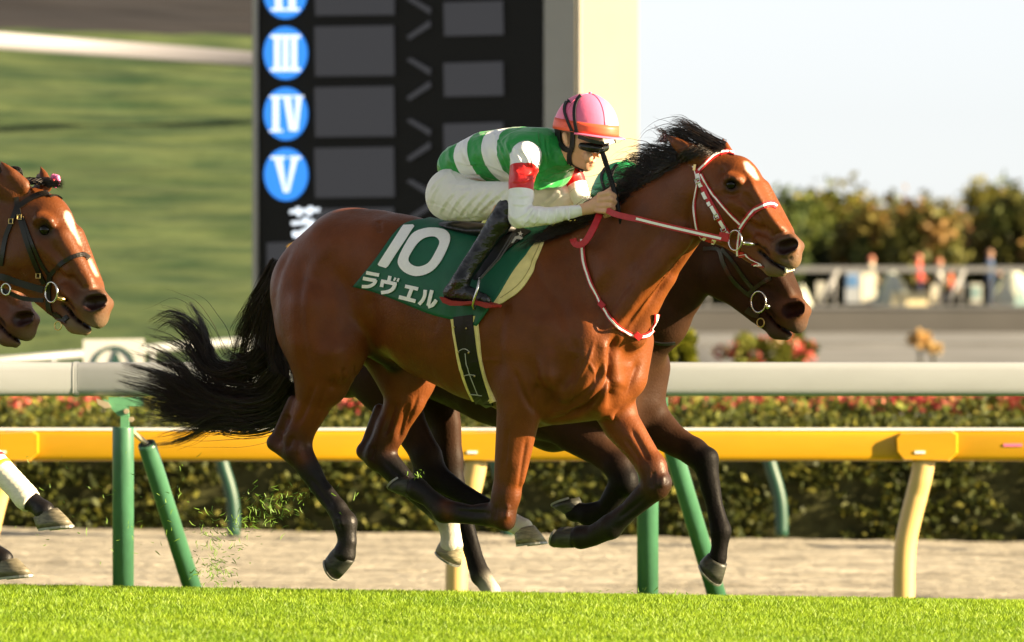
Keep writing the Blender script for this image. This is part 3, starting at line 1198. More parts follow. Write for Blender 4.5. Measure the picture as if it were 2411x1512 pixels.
bay = thing('racehorse', HF.pt(1100, 1400, 0), 'bay racehorse with number ten saddlecloth galloping in front, all feet off the turf', 'horse')
bay.location.z = 0
N_, F_, A_ = (.02, .6), (-.6, -.02), (-.6, .6)
STR = [([(1752, 396), (1784, 458), (1814, 510), (1846, 548)], 7, .007, *A_), ([(1736, 500), (1776, 538), (1806, 556)], 9, -.007, *N_), ([(1716, 468), (1690, 462), (1668, 470)], 9, -.005, *N_),
       ([(1700, 450), (1722, 460), (1744, 452)], 6, -.007, *N_), ([(1660, 430), (1672, 450)], 9, -.006, *N_), ([(1835, 605), (1850, 612), (1868, 606)], 5, -.006, *N_), ([(1828, 600), (1822, 580), (1830, 562)], 4, .004, *N_),
       ([(690, 1028), (676, 1058)], 6, -.007, *N_), ([(716, 1050), (724, 1080)], 5, -.005, *N_), ([(704, 1040), (700, 1070)], 6, .005, *N_), ([(792, 1222), (800, 1246)], 5, -.004, *N_),
       ([(1168, 1190), (1164, 1224)], 5, -.005, *N_), ([(1196, 1186), (1194, 1224)], 6, .005, *N_), ([(1540, 1110), (1534, 1150)], 5, -.005, *F_), ([(880, 1050), (872, 1084)], 6, -.007, *F_),
       ([(892, 518), (896, 548)], 7, -.006, *N_), ([(811, 866), (806, 902)], 5, -.008, *N_), ([(838, 860), (838, 898)], 5, -.007, *N_), ([(790, 880), (780, 920)], 6, -.006, *N_),
       ([(1225, 560), (1262, 640), (1310, 720)], 12, -.007, *N_), ([(1210, 870), (1232, 930), (1262, 975)], 8, -.009, *N_), ([(1275, 985), (1262, 940), (1270, 900)], 8, -.008, *N_),
       ([(1130, 620), (1120, 720), (1100, 820)], 9, -.003, *N_), ([(1090, 640), (1076, 730), (1060, 810)], 9, -.003, *N_), ([(1048, 650), (1034, 730), (1020, 790)], 9, -.003, *N_),
       ([(760, 620), (790, 700), (800, 780)], 20, .007, *N_), ([(1500, 640), (1440, 720), (1405, 790)], 12, -.009, *N_), ([(1450, 600), (1390, 690), (1372, 770)], 16, .006, *N_),
       ([(1196, 680), (1172, 800), (1178, 900)], 15, -.009, *N_), ([(690, 575), (655, 650), (646, 730), (668, 820)], 8, -.006, *N_),
       ([(720, 600), (702, 720), (718, 850), (742, 900)], 13, -.008, *N_), ([(868, 690), (880, 760), (872, 830)], 15, -.008, *N_),
       ([(1290, 640), (1330, 760), (1362, 850)], 13, -.008, *N_), ([(1240, 1030), (1229, 1100), (1220, 1170)], 5.5, -.006, *N_),
       ([(1196, 1010), (1188, 1100)], 5, -.005, *N_), ([(742, 900), (720, 960), (698, 1004)], 7, -.007, *N_), ([(772, 900), (750, 960), (730, 1010)], 6, -.005, *N_),
       ([(680, 975), (662, 1022)], 7, -.010, *N_), ([(728, 1122), (786, 1198)], 5, -.005, *N_), ([(1150, 1208), (1070, 1202)], 4.5, -.005, *N_),
       ([(1452, 785), (1440, 850), (1446, 915), (1436, 965)], 10, -.024, *A_), ([(1424, 800), (1420, 850), (1428, 890)], 12, .008, *A_), ([(1476, 850), (1470, 890), (1458, 915)], 12, .007, *A_), ([(1330, 985), (1390, 952), (1428, 905), (1440, 870)], 8, -.022, -.2, .4), ([(1322, 962), (1368, 935), (1408, 885), (1420, 845)], 9, -.012, -.2, .4), ([(1345, 972), (1396, 944), (1430, 905)], 7, .007, -.2, .4), ([(1310, 920), (1340, 880), (1352, 830)], 14, -.010, .02, .6), ([(1300, 820), (1290, 870), (1300, 920)], 14, .007, .02, .6),
       ([(1290, 992), (1350, 976), (1410, 938)], 6, -.006, *A_), ([(1505, 850), (1482, 900), (1456, 930)], 8, -.008, *F_),
       ([(1624, 590), (1560, 664), (1502, 734), (1462, 790)], 9, -.010, *A_), ([(1590, 600), (1520, 690), (1470, 750)], 9, .006, *A_),
       ([(1340, 600), (1326, 700), (1372, 800)], 15, -.006, *N_), ([(1400, 800), (1385, 850), (1360, 900), (1345, 945)], 3.6, .004, *N_),
       ([(1345, 945), (1322, 965), (1300, 970)], 3.6, .003, *N_), ([(1385, 850), (1400, 880), (1398, 910)], 3.4, .003, *N_),
       ([(1070, 880), (1130, 850), (1180, 850)], 4, .002, *N_), ([(1735, 478), (1760, 500), (1788, 524)], 6, .006, *N_),
       ([(1676, 566), (1640, 530), (1644, 470)], 7, .006, *N_), ([(1660, 572), (1624, 530), (1632, 460)], 8, -.010, *N_),
       ([(1748, 452), (1764, 470), (1776, 500)], 7, -.006, *N_), ([(1692, 402), (1706, 404)], 10, -.008, *N_), ([(1704, 426), (1722, 418), (1740, 426)], 5, .006, *N_),
       ([(1708, 446), (1722, 452), (1738, 446)], 4, .004, *N_), ([(1812, 566), (1828, 552), (1848, 546)], 5, -.006, *N_), ([(1790, 560), (1800, 574), (1806, 590)], 5, -.005, *N_),
       ([(1756, 470), (1786, 500), (1806, 530), (1812, 550)], 3.6, .003, *N_), ([(1770, 560), (1744, 566), (1716, 560)], 7, -.006, *N_),
       ([(930, 945), (905, 1030)], 7, -.009, *F_), ([(962, 950), (938, 1040)], 6, -.008, *F_), ([(946, 950), (922, 1036)], 5, .004, *F_), ([(985, 930), (955, 1010)], 5, -.005, *F_),
       ([(905, 1088), (1000, 1172)], 5, -.005, *F_), ([(1486, 1010), (1528, 1085)], 6, -.007, *F_), ([(1470, 1030), (1510, 1090)], 5, -.004, *F_),
       ([(1515, 1174), (1455, 1222)], 4.5, -.004, *F_), ([(1562, 1118), (1560, 1150)], 7, .005, *F_), ([(800, 1215), (806, 1240)], 6, .004, *N_),
       ([(1262, 700), (1250, 800), (1262, 880)], 16, .006, *N_), ([(800, 560), (760, 600), (735, 660)], 18, .006, *N_), ([(900, 540), (960, 560), (1000, 600)], 16, -.005, *N_)]
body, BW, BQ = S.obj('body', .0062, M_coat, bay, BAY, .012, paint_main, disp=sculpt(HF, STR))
BP = Proj(BW, BQ)
hoof(HF, bay, (957, 1173), (984, 1134), (921, 1155), (956, 1122), .145, M_hoof)
hoof(HF, bay, (1352, 1293), (1359, 1239), (1306, 1289), (1325, 1241), -.13, M_hoof)
hoof(HF, bay, (835, 1324), (786, 1288), (794, 1365), (775, 1310), .15, M_hoof)
hoof(HF, bay, (1091, 1288), (1036, 1274), (1080, 1331), (1031, 1292), -.14, M_hoofl)
mb = MB()
mb.sphere(HF.pt(1723, 434, .078), 13.5 * 30 / F, 20)
mb.build('eye', M_eye, bay, True)
M_teeth = mat('teeth', (0.62, 0.55, 0.36), 0.35, 0.5)
mb = MB()
for i in range(4):
    q = HF.pt(1852 + i * 5, 636 - i * 1.5, .022 - .014 * i)
    mb.box(q, HF.u * .004, HF.v * .006, (0, 0, .010))
mb.build('teeth', M_teeth, bay)


def lock(fr, guide, n, spread0, spread1, lsp=.03, l0=0.0, per=13):
    """n strands round a guide of picture points (x, y[, l]), gathered into tapering locks."""
    out = []
    g = np.array([(p[0], p[1], p[2] if len(p) > 2 else l0) for p in guide], float)
    g = catmull(g, 8)
    ns = max(2, n // per)
    for si in range(ns):
        a0 = rng.normal(0, 1, 2)
        e0 = rng.normal(0, 1) * lsp
        l_s = rng.uniform(0.78, 1.05)
        sw = rng.normal(0, 1, 3) * spread1 * .5
        for i in range(n // ns):
            a = rng.normal(0, 1, 2)
            le = l_s * rng.uniform(0.86, 1.02)
            e = e0 + rng.normal(0, 1) * lsp * .25
            pts = []
            gg = catmull(g[:max(4, int(round(8 * min(le, 1))))], 8)
            for j in range(8):
                t = j / 7
                s_ = spread0 * (1 - t) + spread1 * t
                tt = gg[min(j + 1, 7), :2] - gg[max(j - 1, 0), :2]
                tt /= np.linalg.norm(tt) + 1e-9
                nn = np.array([-tt[1], tt[0]])
                own = (6.5 if per > 1 else 1) * (1 - .72 * t)
                q = gg[j, :2] + nn * (a0[0] * s_ + a[0] * own + sw[0] * t * math.sin(3 * t + sw[1])) + tt * a0[1] * s_ * .3
                pts.append(tuple(fr.pt(q[0], q[1], gg[j, 2] + e)))
            out.append(np.array(pts))
    return out


Z = lambda L: [(264.9 + p[0] * .3504, 559.2 + p[1] * .3504) + tuple(p[2:]) for p in L]
G = []
trunk = [
    ([(1150, 180), (1060, 380), (930, 600), (870, 800), (800, 900)], 150, 16, 22),
    ([(1150, 200), (1050, 450), (1000, 700), (1000, 900), (960, 1050)], 220, 16, 34),
    ([(1150, 220), (1060, 500), (1060, 800), (1090, 1000), (1000, 1150)], 240, 16, 34),
    ([(1150, 250), (1080, 600), (1120, 850), (1170, 1020), (1080, 1160)], 180, 14, 26),
    ([(1150, 190), (1040, 360), (900, 580), (830, 760), (820, 860)], 110, 10, 12),
    ([(1130, 480), (1120, 740), (1190, 900), (1200, 1030), (1120, 1150)], 200, 12, 22),
    ([(1120, 600), (1100, 780), (1120, 920), (1060, 1060), (960, 1120)], 160, 14, 24),
]
for g, n, a, b in trunk:
    G += lock(HF, Z(g), n, a, b, .025)
locks = [
    ([(1020, 780), (900, 880), (740, 905), (640, 840), (590, 720), (480, 590), (380, 545), (270, 610)], 170, 14, 14),
    ([(980, 800), (880, 890), (740, 915), (660, 850), (630, 700), (600, 580), (520, 440)], 170, 13, 6),
    ([(1000, 820), (860, 900), (700, 900), (600, 800), (520, 660), (420, 560), (300, 540)], 120, 16, 12),
    ([(900, 870), (720, 920), (610, 880), (520, 770), (420, 690), (250, 660)], 40, 6, 4),
    ([(1150, 950), (1050, 1080), (850, 1120), (640, 1060), (520, 960), (430, 830), (200, 715)], 330, 22, 20),
    ([(1150, 1000), (1000, 1120), (780, 1120), (560, 1060), (380, 960), (80, 865)], 380, 22, 22),
    ([(1180, 1000), (1000, 1150), (750, 1150), (520, 1110), (300, 1040), (40, 975)], 340, 22, 20),
    ([(1180, 1030), (1020, 1170), (760, 1180), (520, 1170), (350, 1130), (180, 1115)], 300, 18, 22),
    ([(1190, 1060), (1020, 1180), (800, 1200), (560, 1200), (400, 1200), (280, 1230)], 240, 14, 16),
    ([(1150, 1090), (1000, 1190), (760, 1220), (600, 1270), (480, 1350), (270, 1390)], 170, 10, 8),
    ([(1000, 850), (900, 900), (820, 980), (760, 1020)], 40, 12, 14),
    ([(800, 1190), (900, 1230), (980, 1270), (1060, 1290)], 20, 6, 5),
    ([(1000, 860), (880, 960), (840, 1040), (700, 1060)], 40, 12, 16),
    ([(900, 820), (780, 800), (720, 730), (690, 690)], 24, 8, 6),
]
for g, n, a, b in locks:
    G += lock(HF, Z(g), int(n * 1.35), a, b, .03)
    G += lock(HF, Z(g), max(6, n // 9), a * 1.2, b * 2.2, .04, 0, 1)
strands('tail', G, M_hair, bay, .0015, 22, .008)

# mane: short lying hair on the near side of the crest, longer locks blown back
crest = np.array([(1690, 352), (1640, 352), (1590, 380), (1530, 412), (1470, 452), (1410, 498), (1350, 535), (1290, 556)], float)
G = []
for i in range(1100):
    t = rng.uniform(0, 1) ** .9
    c0 = catmull(crest, 60)[int(t * 59)]
    dn = np.array([-.62, .60]) if t < .75 else np.array([-.8, .5])
    L = rng.uniform(35, 85) * (1 if t > .12 else .5)
    pts = []
    off = rng.normal(0, 6, 2)
    dep = rng.uniform(0, 1)
    for j in range(6):
        s = j / 5
        q = c0 + off + dn * L * s * (.55 + .6 * dep) + np.array([-22, 0]) * s * s
        p = BP.hit(q[0], q[1], .004 + .014 * math.sin(s * 2.6), HF.pt(q[0], q[1], .0))
        pts.append(tuple(p))
    G.append(np.array(pts))
ZM = lambda L: [(1383.3 + p[0] * .1947, 253.1 + p[1] * .1947) + tuple(p[2:]) for p in L]
mlocks = [
    ([(1640, 490), (1480, 400), (1330, 300), (1200, 210), (1110, 160), (1020, 150)], 56, 5, 3),
    ([(1640, 490), (1450, 390), (1300, 270), (1180, 200), (1080, 200), (940, 270)], 24, 5, 4),
    ([(1500, 460), (1350, 385), (1200, 320), (1080, 290), (950, 330), (900, 420)], 46, 7, 6),
    ([(1450, 470), (1300, 380), (1150, 330), (1000, 350), (900, 440), (860, 520)], 40, 7, 8),
    ([(1250, 560), (1100, 520), (950, 480), (820, 500), (720, 500)], 70, 11, 8),
    ([(1150, 600), (1000, 560), (850, 540), (700, 490), (500, 500)], 50, 10, 5),
    ([(1100, 640), (950, 600), (850, 560), (760, 540), (640, 620)], 70, 11, 7),
    ([(1000, 700), (880, 660), (780, 640), (740, 600), (700, 560), (620, 600)], 60, 9, 6),
    ([(950, 760), (800, 720), (700, 660), (600, 650), (520, 700), (490, 760)], 90, 11, 8),
    ([(900, 800), (760, 740), (660, 720), (580, 740), (540, 820)], 90, 12, 12),
    ([(800, 880), (660, 820), (560, 790), (470, 800), (400, 850), (370, 940)], 80, 11, 10),
    ([(740, 940), (620, 880), (520, 850), (440, 860), (390, 930)], 70, 12, 10),
    ([(700, 980), (560, 940), (460, 930), (380, 960), (330, 1010)], 80, 14, 12),
    ([(900, 420), (920, 330), (860, 290), (800, 280)], 10, 3, 3),
    ([(1200, 480), (1050, 420), (960, 460), (900, 560)], 50, 14, 12),
    ([(600, 1000), (470, 980), (350, 1020), (260, 1120)], 70, 12, 12),
    ([(500, 1080), (380, 1080), (280, 1150), (180, 1240)], 70, 12, 12),
    ([(420, 1140), (300, 1180), (160, 1260), (0, 1330)], 70, 12, 14),
]
G += lock(HF, [(1450, 470), (1400, 502), (1340, 530), (1262, 556)], 170, 13, 11, .02, .03)
G += lock(HF, [(1446, 474), (1400, 496), (1350, 514), (1290, 534)], 170, 9, 8, .02, .04)
for g, n, a, b in mlocks:
    G += lock(HF, ZM(g), int(n * 1.5), a, b * 1.6, .02, .02, 9)
    G += lock(HF, ZM(g), max(5, n // 7), a * 1.3, b * 3.0, .03, .02, 1)
strands('mane', G, M_hair, bay, .0014, 18, .010)

# ---- the dark horse behind it
H2 = Frame(1100, 31.85, 36)
S = Sdf(H2)
T2 = simil((1480, 926), (1520, 985), 0, .985)
torso(S, T2)
S.chain([(1430, 770, 0, 168), (1505, 715, 0, 140), (1570, 655, 0, 105), (1640, 590, 0, 92)], ls=.56, k=50)
S.chain([(1630, 690, 0, 26), (1580, 770, 0, 34)], k=22)
head(S, simil((1891, 578), (1908, 731), 5, 1.03))
leg_hind(S, [(800, 740, .10, 100), (850, 800, .14, 104), (900, 880, .15, 84), (968, 1010, .14, 44), (1005, 1075, .14, 36), (1024, 1122, .14, 33),
             (1085, 1160, .14, 24), (1160, 1203, .14, 22), (1192, 1222, .14, 26), (1212, 1234, .14, 22), (1232, 1244, .14, 25)], ((990, 1118), (975, 1040)),
         tags=('coat', 'mid', 'dark', 'sock'), sock=8)
leg_hind(S, [(900, 760, -.12, 92), (960, 850, -.14, 92), (1015, 905, -.15, 72), (1048, 1000, -.14, 42), (1055, 1080, -.14, 36), (1062, 1140, -.14, 33),
             (1088, 1215, -.14, 24), (1122, 1330, -.14, 22), (1132, 1355, -.14, 25), (1148, 1378, -.14, 21), (1156, 1392, -.14, 24)], ((1030, 1128), (1025, 1040)),
         tags=('coat', 'mid', 'dark', 'sock'), sock=9)
leg_fore(S, [(1290, 960, .15, 70), (1345, 1015, .14, 50), (1412, 1062, .13, 37), (1455, 1098, .13, 33), (1470, 1130, .13, 33),
             (1425, 1196, .13, 22), (1386, 1213, .13, 26), (1366, 1206, .13, 23), (1352, 1206, .13, 24)], (12, 18), tags=('coat', 'dark', 'dark', 'dark'))
leg_fore(S, [(1490, 950, -.125, 64), (1540, 1000, -.13, 50), (1585, 1036, -.13, 38), (1635, 1065, -.13, 32), (1660, 1086, -.13, 31),
             (1682, 1190, -.13, 21), (1697, 1250, -.13, 25), (1694, 1292, -.13, 20), (1690, 1314, -.13, 23)], (10, -12), tags=('coat', 'dark', 'dark', 'dark'))
dark = thing('racehorse', H2.pt(1150, 1400, 0), 'dark brown racehorse mostly hidden behind the bay, black bridle, head carried lower', 'horse')
dark.location.z = 0
_, W2, Q2 = S.obj('body', .0085, M_coatd, dark, BROWN, .012)
P2 = Proj(W2, Q2)
hoof(H2, dark, (1258, 1236), (1211, 1252), (1284, 1275), (1219, 1283), .14, M_hoofl)
hoof(H2, dark, (1178, 1396), (1134, 1386), (1190, 1426), (1130, 1420), -.14, M_hoofl)
hoof(H2, dark, (1334, 1215), (1372, 1192), (1303, 1194), (1361, 1172), .13, M_hoof)
hoof(H2, dark, (1711, 1334), (1668, 1300), (1694, 1377), (1653, 1321), -.13, M_hoof)

# ---- the two horses coming in on the left: only heads, necks and forefeet reach into the picture
def left_horse(Y, px, T, TH, label, fore, h, cols, hoofs):
    fr = Frame(px, Y, 34)
    S = Sdf(fr)
    torso(S, T)
    head(S, TH)
    # neck joins the shifted trunk to the head
    a = T([(1380, 715, 0, 172), (1450, 650, 0, 140)])
    b = TH([(1590, 470, 0, 112), (1640, 465, 0, 96)])
    S.chain(a + b, ls=.54, k=50)
    for sgn in (1, -1):
        hl = T([(755, 745, .145 * sgn, 116), (770, 815, .165 * sgn, 100), (760, 900, .16 * sgn, 60), (737, 950, .155 * sgn, 47), (702, 1020, .15 * sgn, 37),
                (700, 1058, .15 * sgn, 35), (750, 1142, .15 * sgn, 24), (795, 1200, .15 * sgn, 24), (813, 1232, .15 * sgn, 29), (818, 1276, .15 * sgn, 22),
                (811, 1303, .15 * sgn, 25)])
        if sgn < 0:
            hl = [(x + 150, y, l, r) for (x, y, l, r) in hl]
        leg_hind(S, hl, ((hl[5][0] - 55, hl[5][1] - 15), (hl[5][0] - 10, hl[5][1] - 110)))
    for e_ in hoofs.get('ears', ()):
        S.chain(e_, ls=.7, k=8)
    for f_ in fore:
        leg_fore(S, f_, (12, -8))
    t = thing('racehorse', fr.pt(px, 1400, 0), label, 'horse')
    t.location.z = 0
    _, W, Q = S.obj('body', h, M_coat, t, cols, .012, hoofs.get('paint'))
    for q in hoofs['h']:
        hoof(fr, t, *q)
    return fr, t, Proj(W, Q)


M_hoof3 = mat('grey brown horn', (0.12, 0.105, 0.07), 0.5, 0.4, var=0.5, vscale=30, stretch=(1, 1, 4))
TL = simil((1684, 348), (63, 452), 0, 1.0)
THL = simil((1684, 348), (66, 430), 7.0, 1.125)


def paint3(W, C):
    P = topx(W)
    bl = np.maximum(softin(P, [(155, 496), (163, 502), (172, 520), (176, 540), (181, 553), (190, 574), (188, 576), (178, 556), (168, 542), (158, 524), (152, 508)]),
                    softin(P, [(207, 607), (214, 614), (224, 636), (231, 650), (227, 650), (218, 634)]))
    C = C * (1 - bl) + np.array((0.70, 0.62, 0.50)) * bl
    d = np.hypot(P[:, 0] - 106, (P[:, 1] - 541))
    k = np.clip(1.6 - d / 17, 0, 1)
    return C * (1 - k[:, None]) + np.array((0.016, 0.009, 0.006)) * k[:, None]


F3, third, P3 = left_horse(
    29.3, -300, TL, THL, 'bay racehorse at the left edge with a pink ribbon in its forelock', 
    [[(-290, 1000, .165, 70), (-210, 1010, .16, 52), (-140, 1025, .15, 40), (-75, 1045, .145, 34), (-45, 1060, .145, 33),
      (10, 1115, .145, 26), (62, 1172, .145, 27), (88, 1190, .145, 22), (104, 1204, .145, 27)],
     [(-250, 1010, -.125, 66), (-190, 1080, -.13, 48), (-150, 1130, -.13, 38), (-115, 1170, -.13, 34), (-95, 1200, -.13, 33),
      (-60, 1260, -.13, 24), (-30, 1297, -.13, 28), (-8, 1305, -.13, 23), (8, 1318, -.13, 26)]],
    .009, BAY2, {'paint': paint3, 'ears': [[(52, 440, .06, 23), (26, 412, .085, 18), (10, 394, .09, 11), (1, 381, .09, 4)], [(108, 436, -.05, 19), (102, 412, -.06, 13), (96, 393, -.06, 4)]], 'h': [((137, 1194), (78, 1222), (170, 1236), (92, 1246), .145, M_hoof3),
                                         ((42, 1313), (-12, 1328), (74, 1352), (-10, 1362), -.13, M_hoof3)]})
mb = MB()
mb.sphere(F3.pt(107, 541, .080), 14.5 * 29.3 / F, 20)
mb.build('eye', M_eye, third, True)
TF = simil((1684, 348), (-120, 520), 0, 1.0)
THF = simil((1891, 578), (93, 752), 6, 1.0)
F4, fourth, P4 = left_horse(
    31.2, -420, TF, THF, 'brown racehorse at the left edge, only its muzzle showing below the bay head', 
    [[(x - 1840, y + 150 if False else y + 20, l, r) for (x, y, l, r) in f_] for f_ in (
        [(1235, 890, .165, 72), (1219, 985, .16, 54), (1204, 1090, .15, 43), (1192, 1165, .145, 34), (1182, 1211, .145, 33),
         (1110, 1212, .145, 23), (1046, 1203, .145, 28), (1010, 1172, .145, 23), (982, 1152, .145, 26)],
        [(1425, 905, -.125, 66), (1462, 996, -.13, 48), (1505, 1055, -.13, 38), (1536, 1102, -.13, 34), (1545, 1142, -.13, 34),
         (1480, 1203, -.13, 24), (1438, 1240, -.13, 29), (1395, 1262, -.13, 25), (1368, 1265, -.13, 26)])],
    .011, dict(BAY2, coat=(0.13, 0.048, 0.02)), {'h': [((957 - 1840, 1193), (984 - 1840, 1154), (921 - 1840, 1175), (956 - 1840, 1142), .145, M_hoof),
                                                        ((1352 - 1840, 1313), (1359 - 1840, 1259), (1306 - 1840, 1309), (1325 - 1840, 1261), -.13, M_hoof)]})

# forelock, ear tuft and mane of the third horse
G = []
for i in range(260):
    x0, y0 = rng.uniform(48, 100), rng.uniform(424, 436)
    pts = [F3.pt(x0, y0, rng.uniform(-.03, .05)), F3.pt(x0 + 18, y0 - 6, 0), F3.pt(118 + rng.normal(0, 4), 432 + rng.normal(0, 4), .02)]
    if rng.uniform() < .4:
        pts.append(F3.pt(146 + rng.normal(0, 4), 434 + rng.normal(0, 6), .02))
    G.append(np.array([tuple(p) for p in pts]))
for i in range(500):
    x0, y0 = rng.uniform(-160, 40), 0
    y0 = 420 - .10 * x0 + rng.normal(0, 6)
    pts = [F3.pt(x0, y0, rng.uniform(-.02, .03)), F3.pt(x0 - 20, y0 - 14 + rng.normal(0, 6), .02), F3.pt(x0 - 60, y0 - 5 + rng.normal(0, 16), .05),
           F3.pt(x0 - 95, y0 + 20 + rng.normal(0, 18), .07)]
    G.append(np.array([tuple(p) for p in pts]))
for i in range(60):
    x0 = rng.uniform(18, 55)
    pts = [F3.pt(x0, 420, .0), F3.pt(x0 - 6, 400 + rng.normal(0, 4), .02), F3.pt(x0 - 22, 398 + rng.normal(0, 5), .03), F3.pt(x0 - 40, 408 + rng.normal(0, 6), .04)]
    G.append(np.array([tuple(p) for p in pts]))
strands('mane', G, M_hair, third, .0019, 12, .008)
M_pink = mat('pink satin ribbon', (0.80, 0.16, 0.36), 0.35, 0.5, var=0.2, vscale=60)
M_red = mat('red leather', (0.46, 0.016, 0.022), 0.45, 0.4, var=0.12, vscale=60)
rb = thing('hair_ribbon', P3.hit(122, 432, .02, F3.pt(122, 432, .03)), 'small frilled pink ribbon tied in the forelock of the bay at the left edge', 'ribbon')
cen = wloc(rb)
mb = MB()
for i in range(9):
    a = 2 * math.pi * i / 9
    c = cen + F3.u * (.017 * math.cos(a)) + Vector((0, 0, .017 * math.sin(a)))
    mb.sphere(c, .011, 8, (1, .7, .9 + .3 * (i % 2)))
mb.build('frill', M_pink, rb, True)
mb = MB()
mb.sphere(cen + F3.v * .008, .008, 8)
mb.build('knot', M_red, rb, True)

# leg bandage on the leading forefoot of the third horse
M_band = mat('white leg bandage', (0.72, 0.67, 0.55), 0.8, 0.2, var=0.1, vscale=40, bump=.6, bscale=90, stretch=(1, 1, 6), bdist=.003)
M_yel = mat('yellow tape', (0.75, 0.48, 0.03), 0.5, 0.3)
bdg = thing('leg_bandage', F3.pt(30, 1140, .145), 'white bandage with red and yellow bands on the foreleg at the left edge', 'bandage')
pp = catmull([(-45, 1062, .145, 34), (-15, 1090, .145, 31), (10, 1115, .145, 29.5), (45, 1152, .145, 29), (62, 1172, .145, 30), (74, 1184, .145, 26)], 40)
mb = MB()
mb.tube([F3.pt(*p[:3]) for p in pp], [p[3] * 29.3 / F * (1 + .015 * (i % 3)) for i, p in enumerate(pp)], 20)
mb.build('wrap', M_band, bdg, True)
for nm, m_, a, b in (('red_band', M_red, 9, 12), ('yellow_band', M_yel, 14, 17)):
    mb = MB()
    mb.tube([F3.pt(*p[:3]) for p in pp[a:b]], [p[3] * 29.3 / F * 1.05 for p in pp[a:b]], 20)
    mb.build(nm, m_, bdg, True)

# ------------------------------------------------------------------ tack of the bay
M_white = mat('white webbing', (0.90, 0.89, 0.86), 0.5, 0.3, var=0.03, vscale=80)
M_steel = mat('polished steel', (0.62, 0.60, 0.55), 0.22, 0.6, metal=1.0)
M_blk = mat('black leather', (0.006, 0.006, 0.0065), 0.42, 0.3, var=0.2, vscale=50)
M_brass = mat('brass', (0.60, 0.45, 0.18), 0.3, 0.5, metal=1.0)
z1 = lambda L: [(1294.9 + p[0] * .3894, 235.4 + p[1] * .3894) + tuple(p[2:]) for p in L]


def strap2(name, pr, fr, pts, wd, parent, l=.1, free=False, off=.006, wfrac=.42):
    o = ribbon(name, pr, fr, pts, wd, M_red, parent, off, .005, l=l, free=free)
    ribbon('white_stripe', pr, fr, pts, wd * wfrac, M_white, o, off + .0022, .003, l=l, free=free)
    return o


br = thing('bridle', HF.pt(1731, 566, .1), 'red and white racing bridle on the head of the bay in front', 'bridle')
strap2('browband', BP, HF, z1([(902, 428), (930, 395), (965, 360), (1010, 330, .07), (1050, 316, .04), (1085, 314, 0), (1118, 324, -.04)]), 10, br)
strap2('noseband', BP, HF, z1([(1150, 776), (1172, 740), (1200, 705), (1250, 660), (1310, 634, .03), (1345, 632, -.01), (1370, 646, -.035)]), 14, br, wfrac=.32)
strap2('noseband_strap', BP, HF, z1([(915, 452), (950, 515), (1000, 590), (1060, 660), (1110, 712), (1152, 752)]), 8, br)
strap2('throat_lash', BP, HF, z1([(868, 396), (884, 450), (892, 510), (882, 570), (876, 640), (880, 710), (890, 770), (912, 828), (950, 858), (995, 868)]), 5.5, br)
ck = ribbon('cheekpiece', BP, HF, z1([(888, 418), (905, 470), (925, 520), (960, 600), (1010, 690), (1050, 765), (1080, 806)]), 12, M_red, br, .008, .006)
for a, b in (((898, 450), (908, 485)), ((906, 495), (918, 528)), ((930, 560), (950, 602)), ((962, 622), (972, 642)), ((980, 645), (1005, 690)),
             ((1008, 694), (1014, 706)), ((1028, 728), (1052, 770)), ((1068, 792), (1084, 812))):
    ribbon('white_stripe', BP, HF, z1([a, b]), 7, M_white, ck, .0115, .004)
for q in ((903, 492), (1012, 704), (1050, 772)):
    P = BP.hit(*z1([q])[0], .014, HF.pt(*z1([q])[0], .1))
    mb = MB()
    e = HF.u * .75 + Vector((0, 0, .3))
    f_ = Vector((0, 0, 1)) * .8 - HF.u * .3
    mb.tube([P + e * sx * .013 + f_ * sy * .010 for sx, sy in ((-1, -1), (1, -1), (1, 1), (-1, 1))], .0028, 6, True)
    mb.build('buckle', M_steel, ck)
P = BP.hit(*z1([(886, 410)])[0], .013, HF.pt(*z1([(886, 410)])[0], .1))
mb = MB()
mb.box(P, HF.u * .006, HF.v * .003, Vector((.002, 0, .012)))
mb.build('name_plate', M_brass, br)
strap2('chin_strap', BP, HF, z1([(1150, 785), (1142, 840), (1138, 900), (1140, 950), (1165, 985), (1205, 1003), (1255, 996)]), 8, br, l=.08)
# bit ring and bit
C = HF.pt(1731, 566, .105)


def ringpts(C, fr, r, n=32, tilt=0.0):
    return [C + fr.u * (r * math.cos(a)) + Vector((0, 0, r * math.sin(a))) + fr.v * (tilt * math.cos(a)) for a in [2 * math.pi * i / n for i in range(n)]]


mb = MB()
mb.tube(ringpts(C, HF, 23 * 30 / F, tilt=.012), .0036, 8, True)
mb.build('bit_ring', M_steel, br, True)
mb = MB()
mb.tube([HF.pt(1750, 572, .105), HF.pt(1766, 574, .09), HF.pt(1788, 576, .045), HF.pt(1790, 578, 0)], [.009, .0075, .005, .004], 10)
mb.build('bit', M_steel, br, True)

